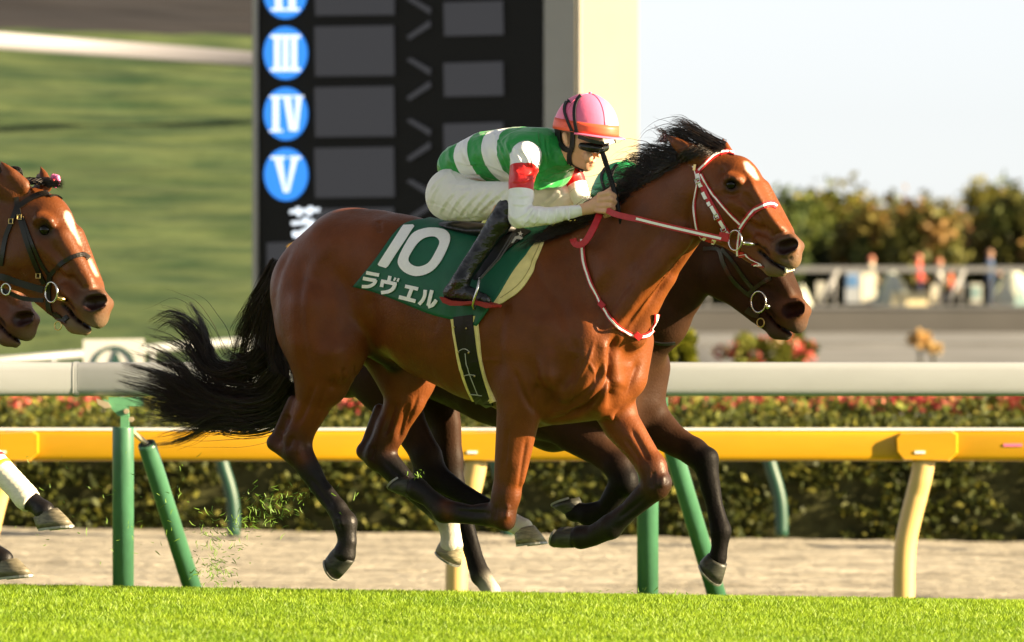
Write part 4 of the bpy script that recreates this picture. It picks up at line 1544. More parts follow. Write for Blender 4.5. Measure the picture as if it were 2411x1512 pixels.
rn = thing('reins', HF.pt(1560, 530, .14), 'red and white reins from the bit of the front bay to its rider hands', 'reins')
o = strap2('near_rein', BP, HF, [(1500, 515, .185), (1560, 530, .165), (1630, 546, .14), (1700, 562, .115)], 13.5, rn, free=True)
ribbon('rubber_grip', BP, HF, [(1426, 493, .15), (1445, 503, .17), (1475, 511, .18), (1507, 517, .187)], 14, M_red, rn, .002, .008, free=True)
ribbon('rein_keeper', BP, HF, [(1694, 556, .12), (1716, 560, .11)], 20, M_red, rn, .004, .008, free=True)
ribbon('loose_loop', BP, HF, [(1412, 503, .13), (1402, 527, .17), (1391, 549, .185), (1378, 569, .19), (1364, 577, .19), (1353, 573, .188), (1349, 562, .175)], 15, M_red, rn, .002, .005, free=True)
strap2('hanging_rein', BP, HF, [(1373, 566, .18), (1377, 615, .2), (1387, 650, .2), (1399, 682, .2), (1422, 726, .19), (1453, 766, .17), (1476, 782, .14), (1500, 791, .1), (1523, 786, .04), (1539, 769, .0), (1543, 738, -.02)], 10, rn, off=.012)
for q in ((1419, 720), (1500, 790)):
    ribbon('rein_keeper', BP, HF, [(q[0] - 5, q[1] - 6, .19), (q[0] + 6, q[1] + 4, .18)], 14, M_red, rn, .017, .006)
# far rein, seen beyond the neck only from the other side
ribbon('far_rein', BP, HF, [(1440, 500, -.12), (1580, 535, -.13), (1735, 560, -.1)], 10, M_red, rn, .002, .005, free=True)

# ---- saddlecloth
M_green = mat('green saddlecloth', (0.008, 0.105, 0.052), 0.55, 0.35, var=0.12, vscale=9, bump=.15, bscale=160, bdist=.002)
M_pad = mat('pale yellow pad', (0.84, 0.70, 0.30), 0.85, 0.2, var=0.08, vscale=30, bump=.3, bscale=70)
sc_cloth = thing('saddlecloth', HF.pt(1060, 640, .28), 'dark green saddlecloth with white number 10 on the back of the bay', 'saddlecloth')
n1, n2 = 46, 34
Lc = catmull([(1001, 521), (972, 525), (947, 535), (927, 555), (906, 584), (883, 615), (861, 642), (833, 675)], n2)
Rc = catmull([(1272, 557), (1251, 588), (1212, 638), (1180, 690), (1157, 724), (1126, 768)], n2)
Tc = catmull([(1001, 521), (1100, 534), (1200, 545), (1272, 557)], n1)
Bc = catmull([(833, 675), (880, 687), (939, 708), (1017, 740), (1068, 753), (1126, 768)], n1)
V = []
for j in range(n2):
    t = j / (n2 - 1)
    for i in range(n1):
        s = i / (n1 - 1)
        q = (1 - t) * Tc[i] + t * Bc[i] + (1 - s) * Lc[j] + s * Rc[j] - ((1 - s) * (1 - t) * Tc[0] + s * (1 - t) * Tc[-1] + (1 - s) * t * Bc[0] + s * t * Bc[-1])
        p = BP.hit(q[0], q[1], .010 + .0035 * math.sin(s * 9 + t * 4) * t, HF.pt(q[0], q[1], .1))
        V.append(p)
top = V[:n1]
# over the spine and down the far side (the mirror of the near side)
mir = lambda p: HF.o + HF.u * (p - HF.o).dot(HF.u) - HF.v * (p - HF.o).dot(HF.v) + Vector((0, 0, p.z))
rows = []
for j in range(n2 - 1, 5, -4):
    rows.append([mir(p) for p in V[j * n1:(j + 1) * n1]])
spine = [BP.near(HF.o + HF.u * (p - HF.o).dot(HF.u) + Vector((0, 0, p.z + .03)), .012) for p in top]
rows.append([mir(p) for p in top])
rows.append(spine)
allV = [p for r_ in rows for p in r_] + V
nr = len(rows) + n2
Fc = []
for j in range(nr - 1):
    for i in range(n1 - 1):
        a = j * n1 + i
        Fc.append((a, a + 1, a + n1 + 1, a + n1))
cl = meshobj('cloth', [tuple(p) for p in allV], Fc, M_green, sc_cloth, True)
md = cl.modifiers.new('th', 'SOLIDIFY')
md.thickness = .004
md.offset = 0
z3 = lambda L: [(588.6 + p[0] * .3894, 470.9 + p[1] * .3894) for p in L]


def smoothloop(L, n=60):
    L = list(L)
    C = catmull(L + [L[0], L[1]], n + int(n / len(L)))
    P = np.array(L + [L[0]], float)
    d = np.linalg.norm(np.diff(P, axis=0), axis=1)
    out = []
    Q_ = [L[-1]] + L + [L[0], L[1]]
    for i in range(1, len(L) + 1):
        p0, p1, p2, p3 = map(np.array, (Q_[i - 1], Q_[i], Q_[i + 1], Q_[i + 2]))
        for t in (0, .25, .5, .75):
            out.append(tuple(0.5 * ((2 * p1) + (-p0 + p2) * t + (2 * p0 - 5 * p1 + 4 * p2 - p3) * t * t + (-p0 + 3 * p1 - 3 * p2 + p3) * t ** 3)))
    return out


CB = Proj([tuple(p) for p in allV], Fc)
one = z3([(918, 172), (930, 158), (985, 156), (995, 166), (838, 405), (826, 414), (785, 400), (777, 390)])
patch('digit_one', CB, HF, one, M_white, sc_cloth, .0075, .003)
zo = smoothloop(z3([(1020, 190), (1080, 176), (1140, 178), (1192, 196), (1213, 238), (1196, 300), (1150, 388), (1090, 444), (1010, 464), (940, 440), (902, 392), (908, 342), (948, 262), (984, 212)]))
zi = smoothloop(z3([(1052, 240), (1095, 228), (1130, 234), (1149, 260), (1136, 300), (1092, 376), (1050, 402), (1010, 406), (976, 390), (962, 364), (976, 328), (1012, 274)]))
patch('digit_zero', CB, HF, [zo, zi], M_white, sc_cloth, .0075, .003)
kata = [
    ('katakana_ra', [([(708, 439), (786, 456)], 21), ([(690, 473), (768, 489)], 22), ([(768, 485), (757, 508), (728, 522), (684, 522)], 20)]),
    ('katakana_vu', [([(853, 462), (846, 492)], 20), ([(800, 492), (892, 512)], 21), ([(810, 494), (803, 528)], 20), ([(886, 508), (874, 538), (846, 556), (802, 562)], 21),
                     ([(889, 474), (880, 492)], 10), ([(909, 478), (900, 497)], 10)]),
    ('katakana_small_e', [([(944, 524), (1022, 541)], 21), ([(984, 540), (962, 597)], 21), ([(908, 588), (1008, 613)], 22)]),
    ('katakana_ru', [([(1066, 546), (1062, 582), (1048, 610), (1028, 632)], 20), ([(1106, 548), (1096, 590), (1084, 640)], 21), ([(1084, 646), (1110, 636), (1134, 606)], 21)]),
]
for nm, st in kata:
    root = None
    k = 0
    for pts, wd in st:
        o = patch(nm if root is None else 'pen_stroke', CB, HF, stroke(z3(pts), wd * .3894), M_white, root or sc_cloth, .0075 + .0006 * k, .003)
        root = root or o
        k += 1

# ---- saddle: pad, girth, seat, flap, stirrup
sd = thing('racing_saddle', HF.pt(1150, 540, 0), 'small black racing saddle with yellow edged pad on the back of the bay', 'saddle')
pad = smoothloop([(1270, 556), (1282, 562), (1268, 604), (1248, 654), (1220, 690), (1186, 712), (1162, 718), (1150, 700), (1200, 630), (1240, 580)])
patch('saddle_pad', BP, HF, pad, M_pad, sd, .009, .007)
stch = ribbon('pad_seam', BP, HF, [(1274, 572), (1258, 610), (1238, 652), (1212, 681), (1180, 702)], 1.6, mat('seam', (0.42, 0.33, 0.12), .9), sd, .0105, .002)
ribbon('girth_pad', BP, HF, [(1094, 748), (1101, 800), (1108, 850), (1122, 900), (1140, 940), (1148, 956, .14)], 62, M_pad, sd, .010, .010, taper=lambda t: 1 - .25 * t)
gi = ribbon('girth', BP, HF, [(1095, 744), (1101, 800), (1110, 850), (1124, 900), (1142, 942), (1150, 958, .14)], 46, M_blk, sd, .016, .008, taper=lambda t: 1 - .25 * t)
for q in ((1077, 770), (1103, 772), (1085, 827), (1110, 828), (1099, 881), (1124, 881)):
    mb = MB()
    mb.sphere(BP.hit(q[0], q[1], .018, HF.pt(q[0], q[1], .25)), .0045, 8)
    mb.build('stud', M_brass, gi, True)
M_thread = mat('pale stitching', (0.5, 0.5, 0.46), .8)
for L in ([(1083, 826), (1090, 822), (1098, 819), (1106, 822), (1112, 827)], [(1098, 880), (1112, 878), (1125, 880)], [(1101, 830), (1104, 855), (1112, 880), (1122, 905), (1130, 925)], [(1110, 922), (1128, 924), (1140, 926)]):
    ribbon('stitching', BP, HF, L, 1.3, M_thread, gi, .0175, .002)
S = Sdf(HF)
S.chain([(1042, 528, 0, 8), (1090, 535, 0, 14), (1150, 545, 0, 18), (1200, 545, 0, 22), (1226, 540, 0, 17)], ls=5.0, k=10, tg='x')
S.obj('seat', .009, M_blk, sd)
flap = smoothloop([(1190, 535), (1236, 545), (1252, 552), (1240, 562), (1205, 590), (1172, 620), (1140, 650), (1122, 664), (1112, 645), (1130, 600)])
fl = patch('flap', BP, HF, flap, M_blk, sd, .018, .006)
star = []
for i in range(10):
    a = R(-90 + 36 * i + 12)
    r_ = 7.5 if i % 2 == 0 else 3.2
    star.append((1228 + r_ * math.cos(a), 561 + r_ * math.sin(a)))
M_silver = mat('silver print', (0.5, 0.5, 0.5), .4, .5)
patch('star_emblem', BP, HF, star, M_silver, fl, .0225, .003)
patch('silver_mark', BP, HF, [(1214, 568), (1222, 566), (1236, 572), (1228, 576), (1217, 574), (1212, 583), (1208, 582)], M_silver, fl, .0225, .003)
lw = MB()
for dx in (0, 8):
    lw.tube([HF.pt(1206 + dx, 550, .27), HF.pt(1170 + dx * .7, 610, .345), HF.pt(1130 + dx * .3, 656, .375)], .0035, 6)
lw.build('stirrup_leather', mat('worn leather strap', (0.06, 0.055, 0.05), .5, .4), sd)
si = MB()
si.tube([HF.pt(1129, 656, .375), HF.pt(1125, 678, .39), HF.pt(1118, 700, .395), HF.pt(1113, 718, .39), HF.pt(1116, 728, .36), HF.pt(1118, 728, .30), HF.pt(1119, 700, .29), HF.pt(1126, 672, .33), HF.pt(1129, 656, .375)], .0055, 8)
si.build('stirrup_iron', M_steel, sd, True)

# ---- bridle of the dark horse
M_bl2 = mat('black bridle leather', (0.010, 0.010, 0.011), 0.28, 0.6)
b2 = thing('bridle', H2.pt(1786, 711, .1), 'black leather bridle with a steel ring on the dark horse behind', 'bridle')
ribbon('cheekpiece', P2, H2, z1([(930, 900), (1020, 905), (1050, 990), (1100, 1080), (1170, 1150), (1215, 1185)]), 9, M_bl2, b2, .007, .005)
ribbon('noseband', P2, H2, z1([(1205, 1170), (1250, 1130), (1300, 1095), (1340, 1075)]), 9, M_bl2, b2, .007, .005)
ribbon('throat_lash', P2, H2, z1([(1040, 900), (1110, 980), (1180, 1080), (1240, 1150)]), 8, M_bl2, b2, .007, .005)
mb = MB()
mb.tube(ringpts(H2.pt(1786, 711, .1), H2, 24 * 31.7 / F, tilt=.01), .0036, 8, True)
mb.build('bit_ring', M_steel, b2, True)
mb = MB()
mb.sphere(H2.pt(1808, 722, .1), .011, 10)
mb.build('bit', M_steel, b2, True)
ribbon('chin_strap', P2, H2, [(1760, 728, .06), (1775, 738, .06), (1790, 742, .05)], 14, M_bl2, b2, .012, .010)
mb = MB()
mb.tube(ringpts(H2.pt(1791, 760, .05), H2, 10 * 31.7 / F, 20), .0028, 6, True)
mb.build('chin_ring', M_brass, b2, True)
ribbon('neck_cord', P2, H2, [(1541, 806, .1), (1560, 809, .05), (1589, 807, -.02)], 5, M_bl2, b2, .008, .008)

# ---- bridle of the third horse
zl = lambda L: [(p[0] * .3504, 323.7 + p[1] * .3504) + tuple(p[2:]) for p in L]
M_brn = mat('dark brown leather', (0.010, 0.008, 0.006), 0.4, 0.3, var=.2)
b3 = thing('bridle', F3.pt(115, 690, .1), 'black leather bridle with brass buckles on the bay at the left edge', 'bridle')
ribbon('browband', P3, F3, zl([(105, 480), (150, 450), (210, 410), (280, 385), (350, 377, .03), (395, 384, -.02), (425, 405, -.05)]), 11, M_brn, b3, .007, .006)
ribbon('cheekpiece', P3, F3, zl([(110, 400), (120, 470), (140, 550), (180, 690), (230, 830), (270, 920), (300, 985)]), 11, M_brn, b3, .007, .006)
ribbon('noseband_strap', P3, F3, zl([(150, 530), (190, 640), (230, 740), (280, 850), (335, 930)]), 7, M_brn, b3, .006, .006)
ribbon('throat_lash', P3, F3, zl([(115, 470), (80, 570), (45, 660), (25, 760), (10, 860)]), 10, M_brn, b3, .007, .006)
ribbon('noseband', P3, F3, zl([(338, 930), (380, 880), (440, 830), (500, 800), (560, 789, 0), (598, 815, -.03)]), 10, M_brn, b3, .007, .006)
ribbon('noseband_drop', P3, F3, zl([(338, 930), (330, 1000), (328, 1080), (335, 1160), (370, 1230), (420, 1230), (460, 1205)]), 11, M_brn, b3, .007, .006, l=.08)
ribbon('rein', P3, F3, zl([(-60, 930, .14), (20, 940, .14), (100, 970, .13), (200, 1000, .12), (290, 1025, .11)]), 16, M_brn, b3, .002, .006, free=True)
ribbon('martingale_strap', P3, F3, zl([(-60, 1000, .14), (60, 1045, .14), (130, 1075, .13), (200, 1090, .12), (290, 1095, .11)]), 10, M_brn, b3, .002, .006, free=True)
for q in zl([(84, 566), (140, 540), (268, 920)]):
    mb = MB()
    P = P3.hit(q[0], q[1], .013, F3.pt(q[0], q[1], .1))
    mb.tube([P + F3.u * sx * .010 + Vector((0, 0, sy * .009)) for sx, sy in ((-1, -1), (1, -1), (1, 1), (-1, 1))], .0028, 6, True)
    mb.build('buckle', M_brass, b3)
mb = MB()
mb.tube(ringpts(F3.pt(*zl([(345, 1040)])[0], .108), F3, 23 * 29.3 / F, tilt=.012), .0036, 8, True)
mb.build('bit_ring', M_steel, b3, True)
mb = MB()
mb.tube([F3.pt(*zl([(385, 1078)])[0], .105), F3.pt(*zl([(425, 1088)])[0], .09), F3.pt(*zl([(455, 1098)])[0], .05)], [.009, .008, .006], 10)
mb.build('bit', M_brass, b3, True)
mb = MB()
mb.tube(ringpts(F3.pt(*zl([(390, 1265)])[0], .06), F3, 10 * 29.3 / F, 20), .0028, 6, True)
mb.build('chin_ring', M_brass, b3, True)
mb = MB()
mb.tube(ringpts(F3.pt(*zl([(40, 1020)])[0], .15), F3, 13 * 29.3 / F, 20), .0036, 6, True)
mb.build('martingale_ring', M_steel, b3, True)

# ------------------------------------------------------------------ riders
M_skin = mat('skin', (0.46, 0.25, 0.155), 0.5, 0.4, attr='Col', var=0.05, vscale=40)
SKIN = dict(skin=(0.66, 0.38, 0.235), lip=(0.50, 0.22, 0.16), hair=(0.012, 0.010, 0.010), x=(0.02, 0.01, 0.01))
M_boot = mat('black boot leather', (0.007, 0.007, 0.008), 0.24, 0.55, bump=.5, bscale=26, stretch=(1, 1, 1.6), bdist=.012)
M_sole = mat('red boot sole', (0.30, 0.025, 0.018), 0.6, 0.3)
M_lens = mat('dark goggle lens', (0.008, 0.009, 0.006), 0.2, 0.4)
M_strap = mat('black strap', (0.010, 0.010, 0.012), 0.6, 0.3)


def cloth_mat(name, base, rough=.42, wr=.5, sc_=(1, 1, 1), bs=16, attr=None, bd=.012):
    return mat(name, base, rough, .4, bump=wr, bscale=bs, stretch=sc_, attr=attr, sheen=.1, bdist=bd, crease=.5, cscale=4, crot=(.3, .5, .6))


def jersey_mat(name, hoops, sleeve):
    """hoops / sleeve: lists of (position, colour), laid out along the trunk and along the arm."""
    m = cloth_mat(name, (0.5, 0.5, 0.5), .40, .55, (1, 1, 1), 13)
    t = m.node_tree
    b = t.nodes['Principled BSDF']

    def ramp(attr, st):
        a = t.nodes.new('ShaderNodeAttribute')
        a.attribute_name = attr
        r_ = t.nodes.new('ShaderNodeValToRGB')
        r_.color_ramp.interpolation = 'CONSTANT'
        el = r_.color_ramp.elements
        while len(el) < len(st):
            el.new(1.0)
        for e, (p, c) in zip(el, st):
            e.position = p
            e.color = (*c, 1)
        if len(st) < 2:
            el[1].color = (*st[0][1], 1)
        t.links.new(a.outputs['Fac'], r_.inputs['Fac'])
        return r_.outputs['Color']
    h = ramp('hoop', hoops)
    s = ramp('sleeve', sleeve)
    a = t.nodes.new('ShaderNodeAttribute')
    a.attribute_name = 'arm'
    gt = t.nodes.new('ShaderNodeMath')
    gt.operation = 'GREATER_THAN'
    gt.inputs[1].default_value = .5
    t.links.new(a.outputs['Fac'], gt.inputs[0])
    mx = t.nodes.new('ShaderNodeMix')
    mx.data_type = 'RGBA'
    t.links.new(gt.outputs[0], mx.inputs['Factor'])
    t.links.new(h, mx.inputs['A'])
    t.links.new(s, mx.inputs['B'])
    t.links.new(mx.outputs['Result'], b.inputs['Base Color'])
    return m


def both(f, g):
    return f if g is None else (lambda V, N: f(V, N) + g(V, N))


def creases(L, sg, dep):
    z = lambda q: (941.8 + q[0] * .3893, 176.6 + q[1] * .3893)
    out = []
    for c in L:
        out.append(([z(q) for q in c], sg, dep, -.6, .6))
        out.append(([(z(q)[0] + sg * 1.5, z(q)[1] + sg * .9) for q in c], sg, -dep * .8, -.6, .6))
    return out


CR_B = creases([[(235, 840), (275, 770), (330, 700)], [(290, 855), (340, 770), (420, 690)], [(350, 860), (400, 790), (500, 690)], [(420, 850), (480, 770), (560, 690)],
                [(520, 800), (570, 740), (640, 690)], [(470, 840), (540, 770), (620, 720)], [(180, 800), (200, 720), (250, 640)], [(175, 700), (215, 650), (280, 600)],
                [(300, 660), (360, 670), (430, 665)], [(560, 840), (600, 780), (640, 740)], [(840, 800), (880, 760), (940, 720)], [(900, 800), (950, 750), (1010, 720)],
                [(300, 560), (320, 600), (350, 640)]], 3.6, .0028) + creases([[(165, 770), (260, 800), (420, 870)], [(200, 860), (320, 880), (470, 870)]], 3.0, -.003)
CR_J = creases([[(330, 520), (400, 545), (470, 540)], [(470, 535), (560, 560), (640, 600)], [(350, 580), (420, 600), (500, 600)], [(540, 430), (600, 500), (640, 600)],
                [(830, 330), (840, 420), (860, 500)], [(870, 380), (880, 470), (900, 540)], [(860, 560), (920, 590), (1000, 590)], [(830, 620), (900, 640), (980, 620)],
                [(730, 440), (770, 500), (780, 540)], [(690, 430), (720, 500), (760, 560)], [(690, 580), (740, 600), (800, 600)], [(670, 640), (730, 650), (790, 630)],
                [(800, 790), (760, 840), (700, 870)], [(810, 810), (780, 870), (730, 920)], [(840, 800), (830, 860), (800, 920)], [(890, 800), (885, 850), (870, 910)],
                [(940, 798), (938, 850), (930, 895)], [(985, 795), (985, 845), (980, 890)], [(670, 720), (720, 740), (790, 730)], [(680, 780), (730, 790), (780, 780)],
                [(560, 340), (600, 420), (620, 480)], [(640, 400), (660, 470), (680, 520)]], 3.2, .0038) + creases([[(1012, 796), (1016, 840), (1022, 888)]], 3.0, .006)
ARM_N = [(1238, 370, .185, 38), (1228, 428, .23, 31), (1224, 510, .26, 29), (1290, 509, .22, 22), (1368, 495, .15, 14)]
ARM_F = [(1318, 372, -.175, 40), (1352, 422, -.2, 27), (1372, 478, -.19, 22), (1400, 487, -.12, 17), (1418, 488, -.08, 14)]


def rider(fr, T, name, label, hoops, sleeve, capc, bandc, h=.0046, full=True):
    sy = fr.o.y / F
    root = thing(name, fr.pt(*T([(1085, 720, 0, 1)])[0][:3]), label, 'person')
    torso_p = [([(1090, 391, 0, 54), (1150, 371, 0, 63), (1220, 367, 0, 69), (1282, 366, 0, 66)], 1.35),
               ([(1228, 362, .11, 50), (1300, 368, -.11, 50)], 1.0), ([(1255, 400, .05, 46), (1300, 402, -.05, 44)], 1.2)]
    # jersey
    J = Sdf(fr)
    for p, ls in torso_p:
        J.chain(T(p), ls=ls, k=22, tg='t')
    J.chain(T(ARM_N), ls=.95, k=16, tg='an')
    J.chain(T(ARM_F), ls=.95, k=9, tg='af')
    J.chain(T([(1250, 384, .225, 12), (1262, 402, .20, 8)]), k=8, tg='an')
    J.chain(T([(1310, 352, 0, 36), (1334, 372, 0, 30)]), ls=1.1, k=12, tg='t')
    J.chain(T([(1249, 496, .285, 4), (1240, 486, .30, 4)]), k=8, op='-', tg='x')
    J.chain(T([(1268, 440, .07, 10), (1310, 428, -.02, 12)]), k=10, tg='t')
    u0 = fr.loc(fr.pt(*T([(1050, 310, 0, 1)])[0][:3])).x
    u1 = fr.loc(fr.pt(*T([(1350, 310, 0, 1)])[0][:3])).x
    w0 = fr.pt(*T([(1150, 310, 0, 1)])[0][:3]).z

    def attrs(V, W):
        hoop = (V[:, 0] + .32 * (V[:, 2] - w0) * 1.0 - u0) / (u1 - u0)
        dT = np.full(len(V), 9.)
        for (a, b, ra, rb, ls, k, tg, op) in J.p:
            if tg == 't':
                dT = np.minimum(dT, Sdf.dist(*V.T.astype(np.float32), a, b, ra, rb, ls))
        dA = np.full(len(V), 9.)
        tA = np.zeros(len(V))
        for key in ('an', 'af'):
            i = 0
            for (a, b, ra, rb, ls, k, tg, op) in J.p:
                if tg != key or i >= 4:
                    continue
                d = Sdf.dist(*V.T.astype(np.float32), a, b, ra, rb, ls)
                ba = b - a
                hh = np.clip(((V - a) @ ba) / (ba @ ba), 0, 1)
                m_ = d < dA
                dA[m_] = d[m_]
                tA[m_] = (i + hh[m_])
                i += 1
        arm = np.clip(.5 + (dT - dA - .012 + .05 * np.clip(tA, 0, 1)) / .02, 0, 1)
        return {'hoop': hoop, 'sleeve': tA / 4, 'arm': arm}
    jm = jersey_mat(name + ' silks', hoops, sleeve)
    J.obj('jersey', h, jm, root, attrs=attrs, disp=both(folds(3, .012, [(.3, .5, 1), (1, .4, -.3), (.2, 0, 1)], 34), sculpt(fr, CR_J) if full else None))
    # breeches
    B = Sdf(fr)
    B.chain(T([(1060, 452, .10, 57), (1078, 430, .05, 50)]), ls=.9, k=16)
    B.chain(T([(1088, 446, -.09, 56), (1078, 430, -.05, 50)]), ls=.9, k=16)
    B.chain(T([(1055, 466, .10, 54), (1125, 474, .15, 48), (1196, 466, .20, 39), (1222, 462, .205, 36)]), ls=.9, k=14)
    B.chain(T([(1090, 455, -.09, 54), (1250, 468, -.16, 46), (1322, 462, -.19, 38)]), ls=.9, k=14)
    B.chain(T([(1222, 462, .205, 35), (1204, 492, .215, 31)]), k=8)
    B.chain(T([(1322, 462, -.19, 36), (1316, 492, -.2, 31)]), k=8)
    B.obj('breeches', h, M_breech, root, disp=both(folds(5, .006, [(1, .3, .9), (1, .5, .1), (.6, -.2, 1)], 40), sculpt(fr, CR_B) if full else None))
    # boots
    for s, dx in ((1, 0), (-1, 95)):
        K = Sdf(fr)
        l = .345 * s
        K.chain(T([(1200 + dx, 486, .225 * s, 31), (1174 + dx, 524, .25 * s, 28), (1135 + dx, 584, .285 * s, 24), (1101 + dx, 634, .32 * s, 23), (1084 + dx, 664, l, 22)]), ls=.9, k=8)
        K.chain(T([(1084 + dx, 664, l, 22), (1062 + dx, 690, l, 21), (1104 + dx, 694, l, 21), (1144 + dx, 707, l, 14)]), ls=.85, k=9)
        K.chain(T([(1178 + dx, 522, .25 * s, 30), (1172 + dx, 531, .25 * s, 30)]), ls=.9, k=3)
        bo, _, _ = K.obj('boot', h, M_boot, root, disp=folds(int(9 + s), .010, [(.8, .2, .6), (1, -.3, .2)], 70))
        mb = MB()
        pl = [(1034, 699), (1042, 713), (1060, 720), (1084, 720), (1104, 716), (1124, 719), (1144, 726), (1156, 724), (1158, 718), (1146, 714), (1120, 708), (1090, 710), (1060, 708), (1042, 700)]
        mb.prism([fr.pt(*T([(x + dx, y, l + .036 * s, 1)])[0][:3]) for x, y in pl], -fr.v * .072 * s)
        mb.build('sole', M_sole, bo)
    # skin: one continuous body under the clothes, with head and hands
    D = Sdf(fr)
    for p, ls in torso_p[:2]:
        D.chain(T(p), ls=ls * .9, k=20, tg='skin', grow=-.016)
    for arm in (ARM_N, ARM_F):
        D.chain(T([(x, y, l, max(r - 6, 9)) for (x, y, l, r) in arm]), k=8, tg='skin')
    D.chain(T([(1075, 445, 0, 44), (1125, 474, .15, 36), (1200, 466, .20, 26), (1135, 584, .285, 16), (1086, 664, .345, 12), (1072, 690, .345, 10), (1130, 708, .345, 6)]), k=12, tg='skin')
    D.chain(T([(1085, 450, -.05, 42), (1250, 468, -.16, 34), (1320, 462, -.19, 24), (1230, 584, -.285, 16), (1181, 664, -.345, 12), (1167, 690, -.345, 10), (1225, 708, -.345, 6)]), k=12, tg='skin')
    D.chain(T([(1300, 362, 0, 32), (1345, 358, 0, 27)]), k=14, tg='skin')
    D.chain(T([(1368, 318, 0, 47), (1378, 330, 0, 44)]), ls=.84, k=14, tg='skin')
    D.chain(T([(1366, 352, 0, 39), (1382, 380, 0, 21)]), ls=.9, k=14, tg='skin')
    D.chain(T([(1350, 372, 0, 20), (1380, 392, 0, 11)]), ls=1.3, k=10, tg='skin')
    D.chain(T([(1398, 340, 0, 18), (1408, 362, 0.0, 8)]), ls=.8, k=7, tg='skin')      # brow and nose
    D.chain(T([(1409, 366, .010, 5.5), (1412, 366, -.010, 5)]), k=4, tg='skin')
    D.chain(T([(1396, 381, .012, 3.8), (1400, 380, -.01, 3.8)]), k=3, tg='lip')
    D.chain(T([(1393, 388, .010, 3.8), (1396, 388, -.01, 3.8)]), k=3, tg='lip')
    D.chain(T([(1384, 370, .045, 14)]), ls=.7, k=10, tg='skin')                        # cheek
    D.chain(T([(1330, 318, .082, 8), (1334, 338, .08, 6)]), ls=.6, k=3, tg='skin')     # ear
    D.chain(T([(1350, 296, 0, 48)]), ls=.86, k=6, tg='hair')
    # near hand: palm, four curled fingers, thumb up along the whip
    D.chain(T([(1366, 495, .15, 13), (1392, 488, .135, 17), (1412, 478, .12, 19)]), ls=.8, k=8, tg='skin')
    fl_ = [((1412, 460), (1434, 455), (1446, 462), (1440, 470), 7.8), ((1413, 472), (1438, 469), (1447, 476), (1439, 483), 7.8),
           ((1411, 485), (1435, 484), (1444, 491), (1436, 497), 7.4), ((1406, 496), (1426, 498), (1434, 505), (1425, 509), 6.6)]
    for a, b, c, d, r_ in fl_:
        D.chain(T([(*a, .14, r_), (*b, .15, r_), (*c, .12, r_ * .92), (*d, .10, r_ * .85)]), k=2.2, tg='skin')
    D.chain(T([(1404, 470, .115, 9), (1428, 455, .10, 8), (1441, 446, .095, 7), (1446, 436, .095, 6)]), k=3, tg='skin')
    # far hand, the same fist on the other side
    D.chain(T([(1416, 489, -.08, 12), (1436, 484, -.06, 16)]), ls=.8, k=6, tg='skin')
    for i in range(4):
        D.chain(T([(1436, 468 + i * 10, -.055, 7), (1456, 468 + i * 10, -.05, 7), (1460, 476 + i * 10, -.03, 6.5)]), k=2, tg='skin')
    D.chain(T([(1436, 466, -.04, 7), (1452, 458, -.03, 6)]), k=3, tg='skin')
    _, DW, DQ = D.obj('body', h * .85, M_skin, root, SKIN, .006)
    DP = Proj(DW, DQ)
    # helmet
    Pl, Pr = (fr.pt(*T([q])[0][:3]) for q in ((1311, 296, 0, 1), (1448, 318, 0, 1)))
    C = (Pl + Pr) / 2
    e1 = (Pr - Pl) / 2
    e3 = (Vector((0, 0, 1)) - e1 * (e1.z / e1.length_squared)).normalized() * (86 * sy)
    e2 = fr.v * (.108 if full else .104)

    def dome(th, ph, g=1.0):
        s = math.sin(th) ** .94
        return C + e1 * (s * math.cos(ph) * g) + e2 * (s * math.sin(ph) * g) + e3 * (math.cos(th) * g if th <= math.pi / 2 else math.cos(th) * .8)

    def shell(t0, t1, g, n=12, k=36, name='shell', m_=None, par=None):
        V, Fc = [], []
        for i in range(n + 1):
            for j in range(k):
                V.append(dome(t0 + (t1 - t0) * i / n, 2 * math.pi * j / k, g))
        for i in range(n):
            for j in range(k):
                Fc.append((i * k + j, i * k + (j + 1) % k, (i + 1) * k + (j + 1) % k, (i + 1) * k + j))
        o = meshobj(name, [tuple(v) for v in V], Fc, m_, par, True)
        md = o.modifiers.new('th', 'SOLIDIFY')
        md.thickness = .004
        return o, V, Fc
    hm, HV, HFc = shell(.001, R(93), 1.0, 16, 40, 'helmet', capc, root)
    shell(R(76), R(94), 1.014, 3, 40, 'helmet_band', bandc, hm)
    mb = MB()
    mb.sphere(dome(0.0, 0) + e3.normalized() * .003, .008, 10, (1, 1, .7))
    mb.build('button', capc, hm, True)
    sm = MB()
    for ph in (R(28), R(108), R(208), R(300)):
        sm.tube([dome(R(4 + 6 * i), ph, 1.006) for i in range(13)], .0018, 5)
    sm.build('seam', capc, hm, True)
    V, Fc = [], []
    for i in range(25):
        ph = R(-82 + 164 * i / 24)
        ex = .25 * math.cos(R(-82 + 164 * i / 24)) ** .7
        for g, dz_ in ((.96, 0), (1 + ex * .55, -.002), (1 + ex, -.006), (1 + ex, -.010), (1 + ex * .55, -.006), (.96, -.005)):
            V.append(dome(R(93), ph, g) + Vector((0, 0, dz_)))
    for i in range(24):
        for k in range(6):
            Fc.append((i * 6 + k, i * 6 + (k + 1) % 6, i * 6 + 6 + (k + 1) % 6, i * 6 + 6 + k))
    meshobj('brim', [tuple(v) for v in V], Fc, capc, hm, True)
    HPr = Proj([tuple(v) for v in HV], HFc)
    z2 = lambda L: [T([(941.8 + p[0] * .3893, 176.6 + p[1] * .3893, 0, 1)])[0][:2] for p in L]
    ribbon('goggle_strap', HPr, fr, z2([(1052, 356), (1030, 310), (1010, 260), (998, 215), (1003, 180), (1020, 150)]), 5.5, M_strap, hm, .0065, .004)
